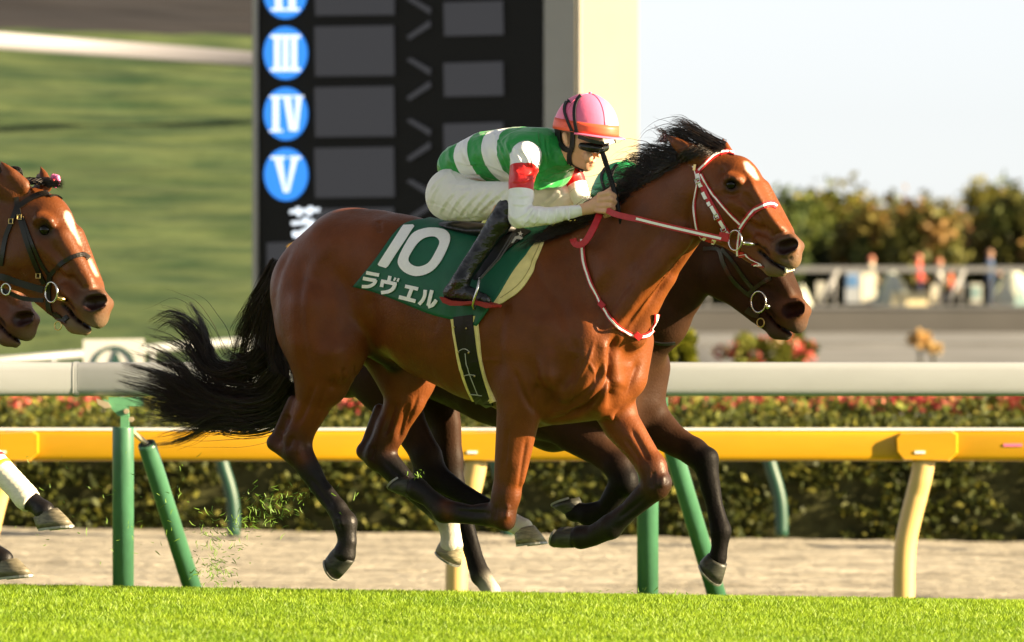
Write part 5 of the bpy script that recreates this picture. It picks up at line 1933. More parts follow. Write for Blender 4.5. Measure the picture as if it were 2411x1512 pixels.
    ribbon('goggle_strap', HPr, fr, z2([(1075, 362), (1062, 300), (1056, 240), (1060, 190), (1075, 150), (1095, 128)]), 6.5, M_strap, hm, .0065, .004)
    if full:
        # goggles, the spare pair under the peak, chin strap and ear pads
        Gg = Sdf(fr)
        Gg.chain(T([(1370, 344, .078, 9), (1392, 348, .068, 12), (1412, 350, .042, 12), (1424, 347, .0, 11), (1424, 345, -.04, 10)]), k=8, tg='x')
        Gg.obj('goggles', .0045, M_lens, root)
        ribbon('spare_goggles', DP, fr, [(1362, 322, .10), (1396, 333, .092), (1424, 337, .075), (1448, 333, .03)], 8, M_lens, root, .004, .010, free=True)
        ribbon('goggle_badge', DP, fr, [(1424, 334, .092), (1444, 332, .05)], 7, M_silver, root, .004, .004, free=True)
        ribbon('chin_strap', DP, fr, [(1350, 310, .09), (1348, 346, .085), (1341, 366, .07), (1344, 388, .055), (1358, 398, .04), (1374, 404, .02)], 10, M_strap, root, .007, .006)
        ribbon('ear_pad', DP, fr, [(1316, 310, .09), (1320, 336, .085), (1334, 352, .08), (1350, 352, .08)], 11, M_strap, root, .009, .008)
    return root, DP


M_breech = mat('white breeches', (0.80, 0.78, 0.71), 0.5, 0.35, bump=.3, bscale=30, bdist=.006, sheen=.1, crease=.3, cscale=4.5, crot=(.2, -.7, .4))
GRN, WHT, RED = (0.018, 0.29, 0.055), (0.86, 0.86, 0.85), (0.62, 0.016, 0.016)
M_cap = mat('pink helmet silk', (0.82, 0.17, 0.32), 0.38, 0.45, bump=.25, bscale=24, bdist=.006)
M_capb = mat('orange helmet band', (0.80, 0.10, 0.045), 0.45, 0.4)
hx = lambda px: (px - 1050) / 300
jk, JP = rider(HF, ID, 'person', 'jockey in green and white hooped silks and pink helmet crouching over the bay',
               [(0, GRN), (hx(1098), WHT), (hx(1136), GRN), (hx(1173), WHT), (hx(1214), GRN)], [(0, WHT), (.115, RED), (.31, WHT)], M_cap, M_capb)
M_cap2 = mat('green helmet silk', (0.020, 0.30, 0.095), 0.4, 0.45, bump=.3, bscale=24, bdist=.006)
YEL = (0.62, 0.62, 0.06)
jk2, _ = rider(H2, simil((1378, 285), (1464, 446), 0, .97), 'person', 'jockey in green helmet and yellow silks half hidden behind the bay mane',
               [(0, YEL), (1, YEL)], [(0, YEL), (1, YEL)], M_cap2, M_cap2, .009, False)

# whip held in the near hand
wh = thing('whip', HF.pt(1444, 441, .11), 'short black whip handle sticking up from the front jockey fist', 'whip')
mb = MB()
pts = [HF.pt(1417, 357, .13), HF.pt(1422, 370, .127), HF.pt(1432, 402, .12), HF.pt(1444, 441, .115), HF.pt(1456, 490, .105), HF.pt(1462, 530, .10)]
mb.tube(pts, [.0105, .011, .0105, .0105, .008, .006], 12)
mb.build('grip', M_strap, wh, True)
mb = MB()
mb.tube([HF.pt(1416, 353, .13), HF.pt(1418.5, 360, .129)], [.013, .0135], 12)
mb.build('knob', M_lens, wh, True)
mb = MB()
for i in range(14):
    t = i / 13
    p = pts[1].lerp(pts[3], t)
    q = pts[1].lerp(pts[3], min(1, t + .03))
    mb.tube([p, q], .0117, 10)
mb.build('grip_wrap', M_blk, wh, True)

# ------------------------------------------------------------------ running rails
M_railw = mat('white rail plastic', (0.265, 0.280, 0.295), 0.4, 0.45, var=.12, vscale=2.2, stretch=(.3, 1, 1))
M_railg = mat('green padded post', (0.042, 0.130, 0.074), 0.36, 0.5, var=.15, vscale=12, bump=.25, bscale=14, stretch=(1, 1, .5), bdist=.01)
M_brk = mat('green bracket paint', (0.09, 0.26, 0.14), 0.5, 0.4, var=.1)
M_bolt = mat('galvanised bolt', (0.52, 0.42, 0.30), 0.45, 0.5, metal=.6)
M_rub = mat('black rubber end', (0.015, 0.02, 0.02), 0.7, 0.2)


def rail_section(name, x0, x1, Y, z0, z1, dp, m, parent, rr=.45):
    """Rounded rail profile extruded along x."""
    cz, hz = (z0 + z1) / 2, (z1 - z0) / 2
    prof = []
    n = 28
    for i in range(n):
        a = 2 * math.pi * i / n
        c, s = math.cos(a), math.sin(a)
        e = rr
        prof.append((dp * math.copysign(abs(c) ** e, c), hz * math.copysign(abs(s) ** e, s)))
    V = []
    xs = [x0, x0 + .006, x1 - .006, x1]
    for k, x in enumerate(xs):
        g = .985 if k in (0, 3) else 1
        for (a, b) in prof:
            V.append((x, Y + a * g, cz + b * g))
    Fc = []
    for k in range(3):
        for i in range(n):
            j = (i + 1) % n
            Fc.append((k * n + i, k * n + j, k * n + n + j, k * n + n + i))
    Fc.append(tuple(range(n)))
    Fc.append(tuple(3 * n + n - 1 - i for i in range(n)))
    return meshobj(name, V, Fc, m, parent, True)


YW = 36.3
zt, zb = at(1205, 853, YW).z, at(1205, 933, YW).z
wr = thing('running_rail', (0, YW, float(ground_z(0, YW))), 'white running rail on green padded posts behind the horses', 'rail')
xj = at(180, 890, YW).x
for i in range(-4, 5):
    x0 = xj + i * 6.0
    rail_section('rail_section', x0 + .003, x0 + 6.0 - .003, YW, zb, zt, .085, M_railw, wr)
    rail_section('rail_joint', x0 - .012, x0 + .012, YW, zb - .004, zt + .004, .089, M_railw, wr)
for px in (-2180, -945, 290, 1525, 2760, 3995):
    p = at(px, 1000, YW)
    gz = float(ground_z(p.x, YW)) - .02
    sy = YW / F
    mb = MB()
    q0, q1 = at(px, 1006, YW), Vector((p.x, YW, gz))
    mb.tube([q0, q0 + Vector((0, 0, -.01)), q1], [25 * sy, 25.5 * sy, 25 * sy], 24)
    o = mb.build('post_pad', M_railg, wr, True)
    mb = MB()
    mb.aabox(p.x - .012, p.x + .03, YW - .02, YW + .02, q0.z - .05, zb - .02)
    mb.build('post', M_brk, wr)
    mb = MB()
    mb.aabox(p.x - .07, p.x + .10, YW - .06, YW + .06, zb - .05, zb - .004)
    mb.prism([Vector((p.x - .10, YW - .062, zb - .012)), Vector((p.x + .03, YW - .062, zb - .055)), Vector((p.x + .03, YW - .062, zb - .10)), Vector((p.x - .02, YW - .062, zb - .10))], Vector((0, .02, 0)))
    br_ = mb.build('bracket', M_brk, wr)
    for dx, dz_ in ((.02, -.075), (.045, -.115)):
        mb = MB()
        mb.tube([Vector((p.x + dx, YW - .085, zb + dz_)), Vector((p.x + dx, YW - .06, zb + dz_))], .014, 6)
        mb.build('bolt', M_bolt, br_)
    mb = MB()
    mb.prism([Vector((p.x - .13, YW - .09, zb - .012)), Vector((p.x - .07, YW - .09, zb - .03)), Vector((p.x - .055, YW - .09, zb - .055)), Vector((p.x - .085, YW - .09, zb - .06)), Vector((p.x - .12, YW - .09, zb - .04))], Vector((0, .02, 0)))
    mb.build('clip', M_bolt, br_)
    a, b = at(px + 55, 1045, YW + .15), at(px + 172, 1395, YW + .55)
    b.z = float(ground_z(b.x, b.y)) - .03
    mb = MB()
    mb.tube([a, a.lerp(b, .02), b], [21 * sy, 22 * sy, 22.5 * sy], 24)
    mb.build('brace_pad', M_railg, wr, True)
    d = (a - b).normalized()
    mb = MB()
    mb.tube([a - d * .01, a + d * .004], .034, 16)
    mb.build('brace_cap', M_rub, wr)
    mb = MB()
    mb.tube([a, Vector((p.x + .03, YW + .05, q0.z - .01))], .013, 8)
    mb.build('brace_rod', M_bolt, wr)

YY = 42.6
zt, zb = at(1205, 1011, YY).z, at(1205, 1086, YY).z
M_raily = mat('yellow rail plastic', (0.46, 0.240, 0.004), 0.38, 0.45, var=.13, vscale=2.5, stretch=(.3, 1, 1))
M_posty = mat('cream yellow post', (0.50, 0.34, 0.13), 0.45, 0.4, var=.05, vscale=5)
M_sheen_label = mat('sky sheen and label white', (0.78, 0.77, 0.78), 0.4, 0.4)
yr = thing('yellow_rail', (0, YY, float(ground_z(0, YY))), 'yellow course rail with curved cream posts behind the white rail', 'rail')
for i in range(-4, 5):
    x0 = at(1128, 1000, YY).x + i * 2.766
    rail_section('rail_section', x0 + .003, x0 + 2.763, YY, zb, zt - .006, .075, M_raily, yr, .38)
mb = MB()
mb.aabox(-12, 12, YY - .062, YY + .062, zt - .0055, zt + .008)  # white strip added as the sky's reflection along the rail top
mb.build('top_sheen', M_sheen_label, yr)
for px in (-2202, -1092, 18, 1128, 2182, 3290):
    dx = px - 2182
    sy = YY / F
    mb = MB()
    mb.tube([at(x + dx, y, YY - .03 * (1 if y < 1150 else .5)) for x, y in catmull([(2176, 1078), (2172, 1110), (2160, 1160), (2146, 1215), (2134, 1270), (2129, 1330), (2128, 1440)], 24)], 26 * sy, 20)
    mb.build('post', M_posty, yr, True)
    pr = [(2112, 1032), (2122, 1022), (2240, 1018), (2252, 1024), (2252, 1066), (2232, 1084), (2130, 1082), (2114, 1064)]
    mb = MB()
    f0 = [at(x + dx, y, YY - .115) for x, y in pr]
    f1 = [at(2182 + (x - 2182) * 1.05 + dx, 1052 + (y - 1052) * 1.1, YY - .07) for x, y in pr]
    n = len(pr)
    mb.add([tuple(v) for v in f0 + f1], [tuple(range(n - 1, -1, -1))] + [(i, (i + 1) % n, n + (i + 1) % n, n + i) for i in range(n)])
    br_ = mb.build('clamp', M_raily, yr)
    mb = MB()
    q = at(2166 + dx, 1065, YY - .118)
    mb.box(q, (.03, 0, 0), (0, .003, 0), (0, 0, .008))
    mb.build('clamp_label', M_sheen_label, br_)
mb = MB()
mb.box(at(2385, 1048, YY - .0775), (.055, 0, 0), (0, .003, 0), (0, 0, .008))
mb.build('pink_sticker', mat('pink sticker', (.7, .15, .3), .5), yr)

# far inner rail: bent green posts in front of the hedge
YG = 54.5
M_greend = mat('dark green post paint', (0.012, 0.055, 0.035), .45, .4)
gr = thing('inner_rail', (0, YG, -.45), 'far rail on bent dark green posts in front of the hedge', 'rail')
rail_section('rail_bar', -14, 14, YG, at(0, 1070, YG).z, at(0, 1030, YG).z, .06, M_railw, gr)
for px in (-1380, -745, -105, 540, 1185, 1830, 2475, 3120):
    dx = px - 1830
    mb = MB()
    mb.tube([at(x + dx, y, YG - .05) for x, y in catmull([(1805, 1050), (1814, 1095), (1828, 1140), (1837, 1180), (1840, 1220), (1840, 1262)], 16)], 15.5 * YG / F, 14)
    mb.build('post', M_greend, gr, True)

# ------------------------------------------------------------------ hedge, flowers
def leaves(P, size, cols, seed, up=0.3, nrm=None):
    """Folded leaf quads at points P; returns V, Q, colours."""
    r = np.random.default_rng(seed)
    N = len(P)
    a = r.normal(0, 1, (N, 3))
    a /= np.linalg.norm(a, axis=1, keepdims=True)
    b = r.normal(0, 1, (N, 3))
    b -= a * (a * b).sum(1, keepdims=True)
    b /= np.linalg.norm(b, axis=1, keepdims=True)
    s = (size * r.uniform(.6, 1.3, N))[:, None]
    V = np.stack([P - a * s, P - b * s * .55, P + a * s, P + b * s * .55], axis=1).reshape(-1, 3)
    Q = np.arange(N * 4).reshape(-1, 4)
    cols = np.array(cols)
    c = cols[r.integers(0, len(cols), N)] * r.uniform(.55, 1.05, (N, 1))
    return V, Q, np.repeat(c, 4, axis=0)


M_leaf = mat('leaf', (.08, .1, .02), 0.6, 0.2, attr='Col', trans=.25)
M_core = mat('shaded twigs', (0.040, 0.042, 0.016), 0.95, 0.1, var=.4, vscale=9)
YH = 57.2
hz1 = at(1200, 1003, YH).z
hg = thing('clipped_hedge', (0, YH + .4, -.5), 'long clipped hedge with dark front and sunlit yellow green top', 'hedge')
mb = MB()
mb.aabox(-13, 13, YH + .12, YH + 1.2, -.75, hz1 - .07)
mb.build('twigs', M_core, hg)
N = 62000
x = rng.uniform(-12, 12, N)
front = rng.uniform(0, 1, N) < .62
z = np.where(front, rng.uniform(-.55, hz1, N), hz1 + rng.normal(-.01, .035, N))
y = np.where(front, YH + rng.normal(.06, .05, N) + .05 * np.sin(x * 5) * np.sin(z * 7), rng.uniform(YH, YH + 1.2, N))
gap = fbm(x, z * 3, 4.0, 4.0, 10, 21) > -.12
keep = gap | ~front
P = np.stack([x, y, z], 1)[keep]
V, Q, C = leaves(P, .038, [(.05, .064, .012), (.06, .074, .012), (.085, .095, .015), (.15, .145, .022), (.042, .055, .014)], 31)
meshobj('foliage', V, Q, M_leaf, hg, False, {'Col': C}, kind='stuff')

fb = thing('flower_bed', (0, 62, -.5), 'azalea bed with red blossoms behind the clipped hedge', 'flower bed')
mb = MB()
mb.aabox(-15, 15, 60.2, 63.5, -.7, at(0, 968, 62).z - .05)
mb.build('twigs', M_core, fb)
N = 26000
x = rng.uniform(-14, 14, N)
y = rng.uniform(60, 63.6, N)
base = at(0, 955, 61.5).z + .12 * fbm(x, y, 2.2, 3.0, 10, 23)
z = base + rng.normal(0, .05, N) - .25 * (rng.uniform(0, 1, N) < .3) * rng.uniform(0, 1, N)
V, Q, C = leaves(np.stack([x, y, z], 1), .05, [(.11, .14, .022), (.17, .19, .03), (.24, .22, .04), (.07, .09, .02)], 33)
meshobj('foliage', V, Q, M_leaf, fb, False, {'Col': C}, kind='stuff')
N = 9000
xc = rng.uniform(-14, 14, 260)
yc = rng.uniform(60.0, 62, 260)
k = rng.integers(0, 260, N)
x = xc[k] + rng.normal(0, .07, N)
y = yc[k] + rng.normal(0, .1, N)
z = at(0, 950, 61.5).z + .12 * fbm(x, y, 2.2, 3.0, 10, 23) + rng.normal(.05, .05, N)
V, Q, C = leaves(np.stack([x, y, z], 1), .035, [(.42, .06, .05), (.46, .10, .08), (.38, .04, .04), (.5, .18, .12)], 35)
meshobj('blossoms', V, Q, M_leaf, fb, False, {'Col': C}, kind='stuff')


def shrub(name, label, cat, px, py, Y, rx, rz, cols, n, seed, flower=None, group=None):
    c = at(px, py, Y)
    r = np.random.default_rng(seed)
    t = thing(name, (c.x, Y, -.55), label, cat, group)
    mb = MB()
    for i in range(5):
        a = 6.28 * i / 5
        mb.tube([Vector((c.x, Y, -.6)), Vector((c.x + .2 * rx * math.cos(a), Y + .2 * rx * math.sin(a), c.z - rz * .3)), Vector((c.x + .6 * rx * math.cos(a), Y + .6 * rx * math.sin(a), c.z + rz * .3))], [.012, .009, .005], 6)
    mb.build('stem', M_core, t)
    d = r.normal(0, 1, (n, 3))
    d /= np.linalg.norm(d, axis=1, keepdims=True)
    P = np.array(c) + d * (r.uniform(.35, 1, (n, 1)) ** .5) * np.array([rx, rx, rz]) * (1 + .25 * np.sin(d[:, :1] * 7 + seed))
    V, Q, C = leaves(P, .06, cols, seed)
    meshobj('foliage', V, Q, M_leaf, t, False, {'Col': C}, kind='stuff')
    if flower:
        d = r.normal(0, 1, (n // 5, 3))
        d /= np.linalg.norm(d, axis=1, keepdims=True)
        k = r.integers(0, 9, n // 5)
        fc = r.normal(0, 1, (9, 3))
        fc /= np.linalg.norm(fc, axis=1, keepdims=True)
        P = np.array(c) + (fc[k] * np.array([rx, rx, rz]) * 1.0) + d * .10
        V, Q, C = leaves(P, .05, flower, seed + 1)
        meshobj('blossoms', V, Q, M_leaf, t, False, {'Col': C}, kind='stuff')
    return t


shrub('round_shrub', 'small yellow green rounded shrub just in front of the dark horse chest', 'shrub', 1598, 845, 68, .16, .26, [(.26, .26, .03), (.18, .2, .02)], 900, 41)
shrub('flowering_shrub', 'leafy shrub with red and cream blossoms above the white rail, below the muzzles', 'shrub', 1790, 834, 100, .56, .24, [(.2, .2, .03), (.14, .16, .03)], 1500, 42, [(.55, .07, .06), (.6, .1, .08), (.75, .6, .4)])
shrub('flowering_shrub', 'low plant with red blossoms at the right end of the blossom clump', 'shrub', 1870, 824, 102, .28, .24, [(.16, .17, .03), (.12, .14, .03)], 700, 44, [(.5, .08, .07), (.55, .1, .08)])
shrub('sunlit_plant', 'pale orange sunlit plant against the pale terrace at right', 'plant', 2165, 800, 150, .20, .17, [(.85, .62, .3), (.75, .52, .22)], 700, 46)
shrub('sunlit_plant', 'smaller pale orange plant beside the larger one on the terrace', 'plant', 2197, 820, 150, .17, .09, [(.85, .66, .35), (.75, .56, .25)], 600, 47)

# ------------------------------------------------------------------ results board
YB = 69
aB = R(33)
uB = Vector((math.cos(aB), math.sin(aB), 0))
nB = Vector((-math.sin(aB), -math.cos(aB), 0))
oB = at(595, 700, YB)


def bp(px, py, off=0.0):
    """Picture point on the board's face plane."""
    d = ray(px, py)
    C = Vector((0, 0, CAMZ))
    t = ((oB - C).dot(nB) + off) / d.dot(nB)
    return C + d * t


M_bblack = mat('black display face', (0.012, 0.012, 0.012), 0.7, 0.15)
M_bgrey = mat('unlit display panel', (0.030, 0.030, 0.034), 0.6, 0.2, emit=(.075, .075, .085), estr=.09)
M_bblue = mat('lit blue lamp disc', (0.02, 0.10, 0.40), 0.5, 0.3, emit=lin(50, 140, 240), estr=.24)
M_bwhite = mat('lit white characters', (0.7, 0.75, 0.8), 0.5, 0.3, emit=(.80, .88, 1), estr=.22)
M_bframe = mat('grey cladding', (0.34, 0.335, 0.31), 0.6, 0.3, var=.06, vscale=1.5)
M_bcream = mat('cream side cladding', (0.225, 0.198, 0.135), 0.7, 0.3, var=.04, vscale=1)
M_byel = mat('lit yellow character', (0.7, 0.4, 0.02), 0.5, 0.3, emit=lin(250, 175, 20), estr=.6)
bd = thing('results_board', Vector((oB.x, oB.y, -.6)), 'tall black electronic results board with blue numeral discs behind the jockey', 'results board')
zT, zBt = at(0, -420, YB).z, -.7


def slab(name, p0, p1, z0, z1, th, m, off=0.0, par=None):
    a = bp(p0, 700, off)
    b = bp(p1, 700, off)
    mb = MB()
    q = [Vector((a.x, a.y, z0)), Vector((b.x, b.y, z0)), Vector((b.x, b.y, z1)), Vector((a.x, a.y, z1))]
    mb.prism(q, -nB * th)
    return mb.build(name, m, par or bd)


slab('face', 604, 1281, zBt, zT, .25, M_bblack, 0)
slab('left_frame', 594, 604, zBt, zT, .30, M_bframe, .03)
slab('right_frame', 1281, 1366, zBt, zT, .02, M_bframe, .03)
a = bp(1366, 700, .0)
sideL = (1512 - 1367) * YB / F / max(math.cos(R(90) - aB), .2) * 0.94
mb = MB()
q = [Vector((a.x, a.y, zBt)), Vector((a.x, a.y, zT)), Vector((a.x, a.y, zT)) - nB * sideL, Vector((a.x, a.y, zBt)) - nB * sideL]
mb.prism(q, uB * -.05)
mb.build('side_wall', M_bcream, bd)


def flat(name, poly, m, off, par=None, th=.012):
    mb = MB()
    mb.prism([bp(x, y, off) for x, y in poly], -nB * th)
    return mb.build(name, m, par or bd)


rowy = [-18, 125, 268, 411, 554]
for i, cy in enumerate(rowy[:4]):
    cx = 671 + i * .6
    el = [(cx + 51 * math.cos(2 * math.pi * k / 40), cy + 62 * math.sin(2 * math.pi * k / 40)) for k in range(40)]
    d = flat('numeral_disc', el, M_bblue, .02)

    def bar(x0, y0, x1, y1, x2=None, x3=None, dd=d):
        flat('numeral_stroke', [(cx + x0, cy + y0), (cx + x1, cy + y0), (cx + (x1 if x3 is None else x3), cy + y1), (cx + (x0 if x2 is None else x2), cy + y1)], M_bwhite, .036, dd)
    if i == 0:
        for xx in (-16, 16):
            bar(xx - 7, -38, xx + 7, 38)
        bar(-33, -44, 33, -37.5)
        bar(-33, 37.5, 33, 44)
    if i == 1:
        for xx in (-20, 0, 20):
            bar(xx - 6, -36, xx + 6, 36)
        bar(-35, -43, 35, -35.5)
        bar(-35, 35.5, 35, 43)
    if i == 2:
        bar(-30, -38, -17, 38)
        bar(-38, -43, -8, -37.5)
        bar(-38, 37.5, -8, 43)
        bar(-4, -37, 10, 40, 9, 21)
        bar(24, -37, 36, 40, 21.5, 27)
        bar(-7, -43, 14, -37.5)
        bar(18, -43, 41, -37.5)
    if i == 3:
        bar(-26, -36, -10, 42, -5, 0)
        bar(14, -36, 26, 42, .5, 6)
        bar(-36, -43, -2, -36.5)
        bar(8, -43, 35, -36.5)
for i, cy in enumerate(rowy):
    flat('time_panel', [(740, cy - 62), (926, cy - 65), (928, cy + 53), (742, cy + 55)], M_bgrey, .02)
    flat('margin_panel', [(1044, cy + 24), (1183, cy + 20), (1185, cy + 100), (1046, cy + 103)], M_bgrey, .02)
    for yy, y2 in ((20, 55), (115, 72)):
        flat('chevron', [(955, cy + yy - 143 + 120), (965, cy + yy - 148 + 120), (1015, cy + y2 - 143 + 120), (1012, cy + y2 - 133 + 120)] if False else
             ([(957, cy + 17), (966, cy + 11), (1014, cy + 38), (1012, cy + 52)] if yy == 20 else [(957, cy + 104), (963, cy + 112), (1014, cy + 80), (1011, cy + 66)]), M_bgrey, .02)
flat('lower_panel', [(628, 572), (760, 568), (762, 760), (630, 760)], M_bgrey, .02)
# the lit turf character, drawn stroke by stroke
for pts, wd in (([(682, 499), (752, 494)], 9), ([(700, 488), (704, 510)], 9), ([(731, 486), (727, 508)], 9), ([(716, 512), (722, 522)], 9), ([(686, 526), (740, 522)], 9), ([(738, 524), (722, 540), (690, 556)], 9),
                ([(690, 546), (706, 558), (752, 560)], 9)):
    flat('turf_character_stroke', stroke(pts, wd, 8), M_bwhite, .02 + .001 * len(pts))
for pts, wd in (([(682, 588), (716, 570)], 13), ([(700, 575), (700, 600)], 12)):
    flat('yellow_character_stroke', stroke(pts, wd, 6), M_byel, .045 + .001 * wd)

# ------------------------------------------------------------------ left: sign, low rail, hill rail
M_sign = mat('white sign panel', (0.62, 0.62, 0.60), 0.6, 0.3)
M_sgrn = mat('dark green print', (0.02, 0.07, 0.06), 0.6, 0.3)
YS = 70
sg = thing('course_sign', Vector((at(268, 900, YS).x, YS, -.5)), 'white sign panel with dark ring and green emblem above the rail at left', 'sign')
mb = MB()
pl = [at(x, y, YS) for x, y in ((196, 800), (338, 798), (340, 966), (198, 968))]
mb.prism(pl, Vector((0, .06, 0)))
mb.build('panel', M_sign, sg)
mb = MB()
n = 40
for rr in (1,):
    V = []
    for k in range(n):
        a = 2 * math.pi * k / n
        for r_ in (52, 44):
            V.append(tuple(at(268 + r_ * math.cos(a), 866 + r_ * math.sin(a), YS - .012)))
            V.append(tuple(at(268 + r_ * math.cos(a), 866 + r_ * math.sin(a), YS - .002)))
    Fc = []
    for k in range(n):
        k2 = (k + 1) % n
        Fc += [(k * 4, k2 * 4, k2 * 4 + 2, k * 4 + 2), (k * 4 + 1, k * 4, k * 4 + 2, k * 4 + 3), (k * 4, k * 4 + 1, k2 * 4 + 1, k2 * 4), (k * 4 + 3, k * 4 + 2, k2 * 4 + 2, k2 * 4 + 3)]
    mb.add(V, Fc)
mb.build('ring', M_sgrn, sg)
mb = MB()
mb.prism([at(x, y, YS - .012) for x, y in ((272, 824), (290, 862), (300, 900), (262, 904), (252, 880), (262, 850))], Vector((0, .01, 0)))
mb.build('emblem', M_sgrn, sg)
mb = MB()
for px in (214, 324):
    c = at(px, 960, YS + .03)
    mb = MB()
    mb.tube([Vector((c.x, YS + .09, c.z + .2)), Vector((c.x, YS + .09, -.75))], .03, 8)
    mb.build('leg', M_bframe, sg)
lr = thing('low_rail', Vector((at(90, 840, 72).x, 72, -.6)), 'pale slanting rail along the foot of the hill at left', 'rail')
mb = MB()
A, B = at(-160, 862, 70.5), at(620, 800, 75)
mb.tube([A, B], .042, 12)
mb.build('bar', M_railw, lr, True)
for t in (.05, .35, .65, .95):
    c = A.lerp(B, t)
    mb = MB()
    mb.tube([c, Vector((c.x, c.y, -.8))], .03, 8)
    mb.build('post', M_railw, lr, True)
hr = thing('hill_rail', at(300, 300, 118), 'pale lilac white rail running across the top of the grassy hill', 'rail')
M_hpost = mat('hill post', (.16, .18, .09), .7)
M_hrail = mat('hill rail plastic', (0.19, 0.188, 0.215), 0.5, 0.4)
A, B = at(-260, 76, 116), at(900, 164, 121)
dv = (B - A)
mb = MB()
upv = Vector((0, 0, 1))
V = []
prof = [(.10 * math.copysign(abs(math.cos(a)) ** .6, math.cos(a)), .135 * math.copysign(abs(math.sin(a)) ** .6, math.sin(a))) for a in [2 * math.pi * k / 16 for k in range(16)]]
for p in (A, B):
    for (c, s) in prof:
        V.append((p.x, p.y + c, p.z + s))
mb.add(V, [(k, (k + 1) % 16, 16 + (k + 1) % 16, 16 + k) for k in range(16)] + [tuple(range(16)), tuple(31 - k for k in range(16))])
mb.build('bar', M_hrail, hr, True)
for t in (-.2, 1.02):
    c = A.lerp(B, t)
    mb = MB()
    mb.tube([c, Vector((c.x + .05, c.y, float(hillz(np.array([c.x]), np.array([c.y]))[0]) - .1))], .05, 8)
    mb.build('post', M_hpost, hr, True)

# ------------------------------------------------------------------ right: long wall, deck railing, tents, people, trees
YK = 219
M_wall = mat('grey concrete', (0.095, 0.093, 0.090), 0.8, 0.2, var=.12, vscale=.25)
zt, zb = at(0, 727, YK).z, at(0, 784, YK).z
wl = thing('parapet_wall', Vector((20, YK, zb - .6)), 'long low grey concrete wall along the deck at right', 'wall')
mb = MB()
mb.aabox(-4, 62, YK, YK + .35, zb - .8, zt)
mb.build('wall', M_wall, wl)
mb = MB()
mb.aabox(-4, 62, YK - .05, YK + .40, zt + .002, zt + .09)
mb.build('coping', M_pave, wl)
M_steelp = mat('pale painted steel', (0.19, 0.195, 0.20), 0.5, 0.4)
rl = thing('deck_railing', Vector((20, YK + 2, zt)), 'grey steel railing with slanted struts on the deck at right', 'railing')
mb = MB()
a, b = at(1300, 634, YK + 2), at(3200, 634, YK + 2)
mb.box((a + b) / 2, ((b.x - a.x) / 2, 0, 0), (0, .06, 0), (0, 0, .085))
mb.build('top_bar', M_steelp, rl)
for px in (1674, 1972, 2270, 2568, 2866):
    mb = MB()
    mb.tube([at(px, 636, YK + 2), at(px - 40, 712, YK + 1.6)], .085, 8)
    mb.build('strut', M_steelp, rl, True)
    mb = MB()
    mb.tube([at(px - 8, 636, YK + 2.1), Vector((at(px - 8, 636, YK + 2.1).x, YK + 2.1, dz - .02))], .05, 8)
    mb.build('post', M_steelp, rl, True)
# low kerbs / rails across the terrace
for py, Y, hh, m_, lab in ((806, 190, .10, M_pave, 'pale kerb line across the upper terrace at right'), (838, 128, .12, M_wall, 'dark low kerb across the lower terrace at right')):
    p = at(2000, py, Y)
    z0 = float(terr(np.array([p.x]), np.array([float(Y)]))[0])
    mb = MB()
    mb.aabox(2.5, 55, Y, Y + .3, z0 - .2, z0 + hh)
    o = mb.build('kerb', m_)
    tag(o, lab, 'kerb')


def tent(px0, px1, py0, py1, apx, Y, m1, m2, label, group='picnic tents'):
    """Pop-up tent: curved four-sided canopy with a dark doorway."""
    a, b = at(px0, py1, Y), at(px1, py1, Y)
    ap = at(apx, py0, Y)
    wd = (b.x - a.x)
    t = thing('tent', Vector(((a.x + b.x) / 2, Y, dz)), label, 'tent', group)
    z0 = dz
    n = 8
    base = [Vector((a.x, Y - wd / 2, z0)), Vector((b.x, Y - wd / 2, z0)), Vector((b.x, Y + wd / 2, z0)), Vector((a.x, Y + wd / 2, z0))]
    apx_ = Vector((ap.x, Y, ap.z))
    for k in range(4):
        p, q = base[k], base[(k + 1) % 4]
        V, Fc = [], []
        for i in range(n + 1):
            s = i / n
            bul = .12 * math.sin(s * math.pi) * wd
            c0 = p.lerp(apx_, s)
            c1 = q.lerp(apx_, s)
            out = ((p + q) / 2 - Vector((apx_.x, apx_.y, z0)))
            out.z = 0
            out = out.normalized() * bul * .5
            V += [c0 + out + Vector((0, 0, bul * .4)), c1 + out + Vector((0, 0, bul * .4))]
        for i in range(n):
            Fc.append((i * 2, i * 2 + 1, i * 2 + 3, i * 2 + 2))
        o = meshobj('panel', [tuple(v) for v in V], Fc, m1 if k != 3 else m2, t, True)
        md = o.modifiers.new('t', 'SOLIDIFY')
        md.thickness = .02
    mb = MB()
    c = (base[0] + base[1]) / 2
    mb.prism([c + Vector((-wd * .14, -.10 * wd, .02)), c + Vector((wd * .14, -.10 * wd, .02)), c + Vector((0, wd * .08, (ap.z - z0) * .55))], Vector((0, .03, 0)))
    mb.build('doorway', m2, t)
    return t


M_tentw = mat('pale tent fabric', (0.66, 0.70, 0.60), 0.7, 0.2, trans=.25)
M_tentt = mat('teal tent fabric', (0.22, 0.33, 0.33), 0.7, 0.2)
M_tentb = mat('blue tent fabric', (0.10, 0.22, 0.45), 0.7, 0.2)
tent(2060, 2158, 630, 712, 2096, 224, M_tentw, M_tentt, 'pale pointed tent between the white panel and the person in red')
tent(2330, 2470, 626, 712, 2378, 225, M_tentw, M_tentt, 'large pale tent cut off by the right edge')
tent(1868, 1912, 668, 714, 1888, 224, M_tentw, M_tentb, 'small pale tent just right of the dark horse muzzle')


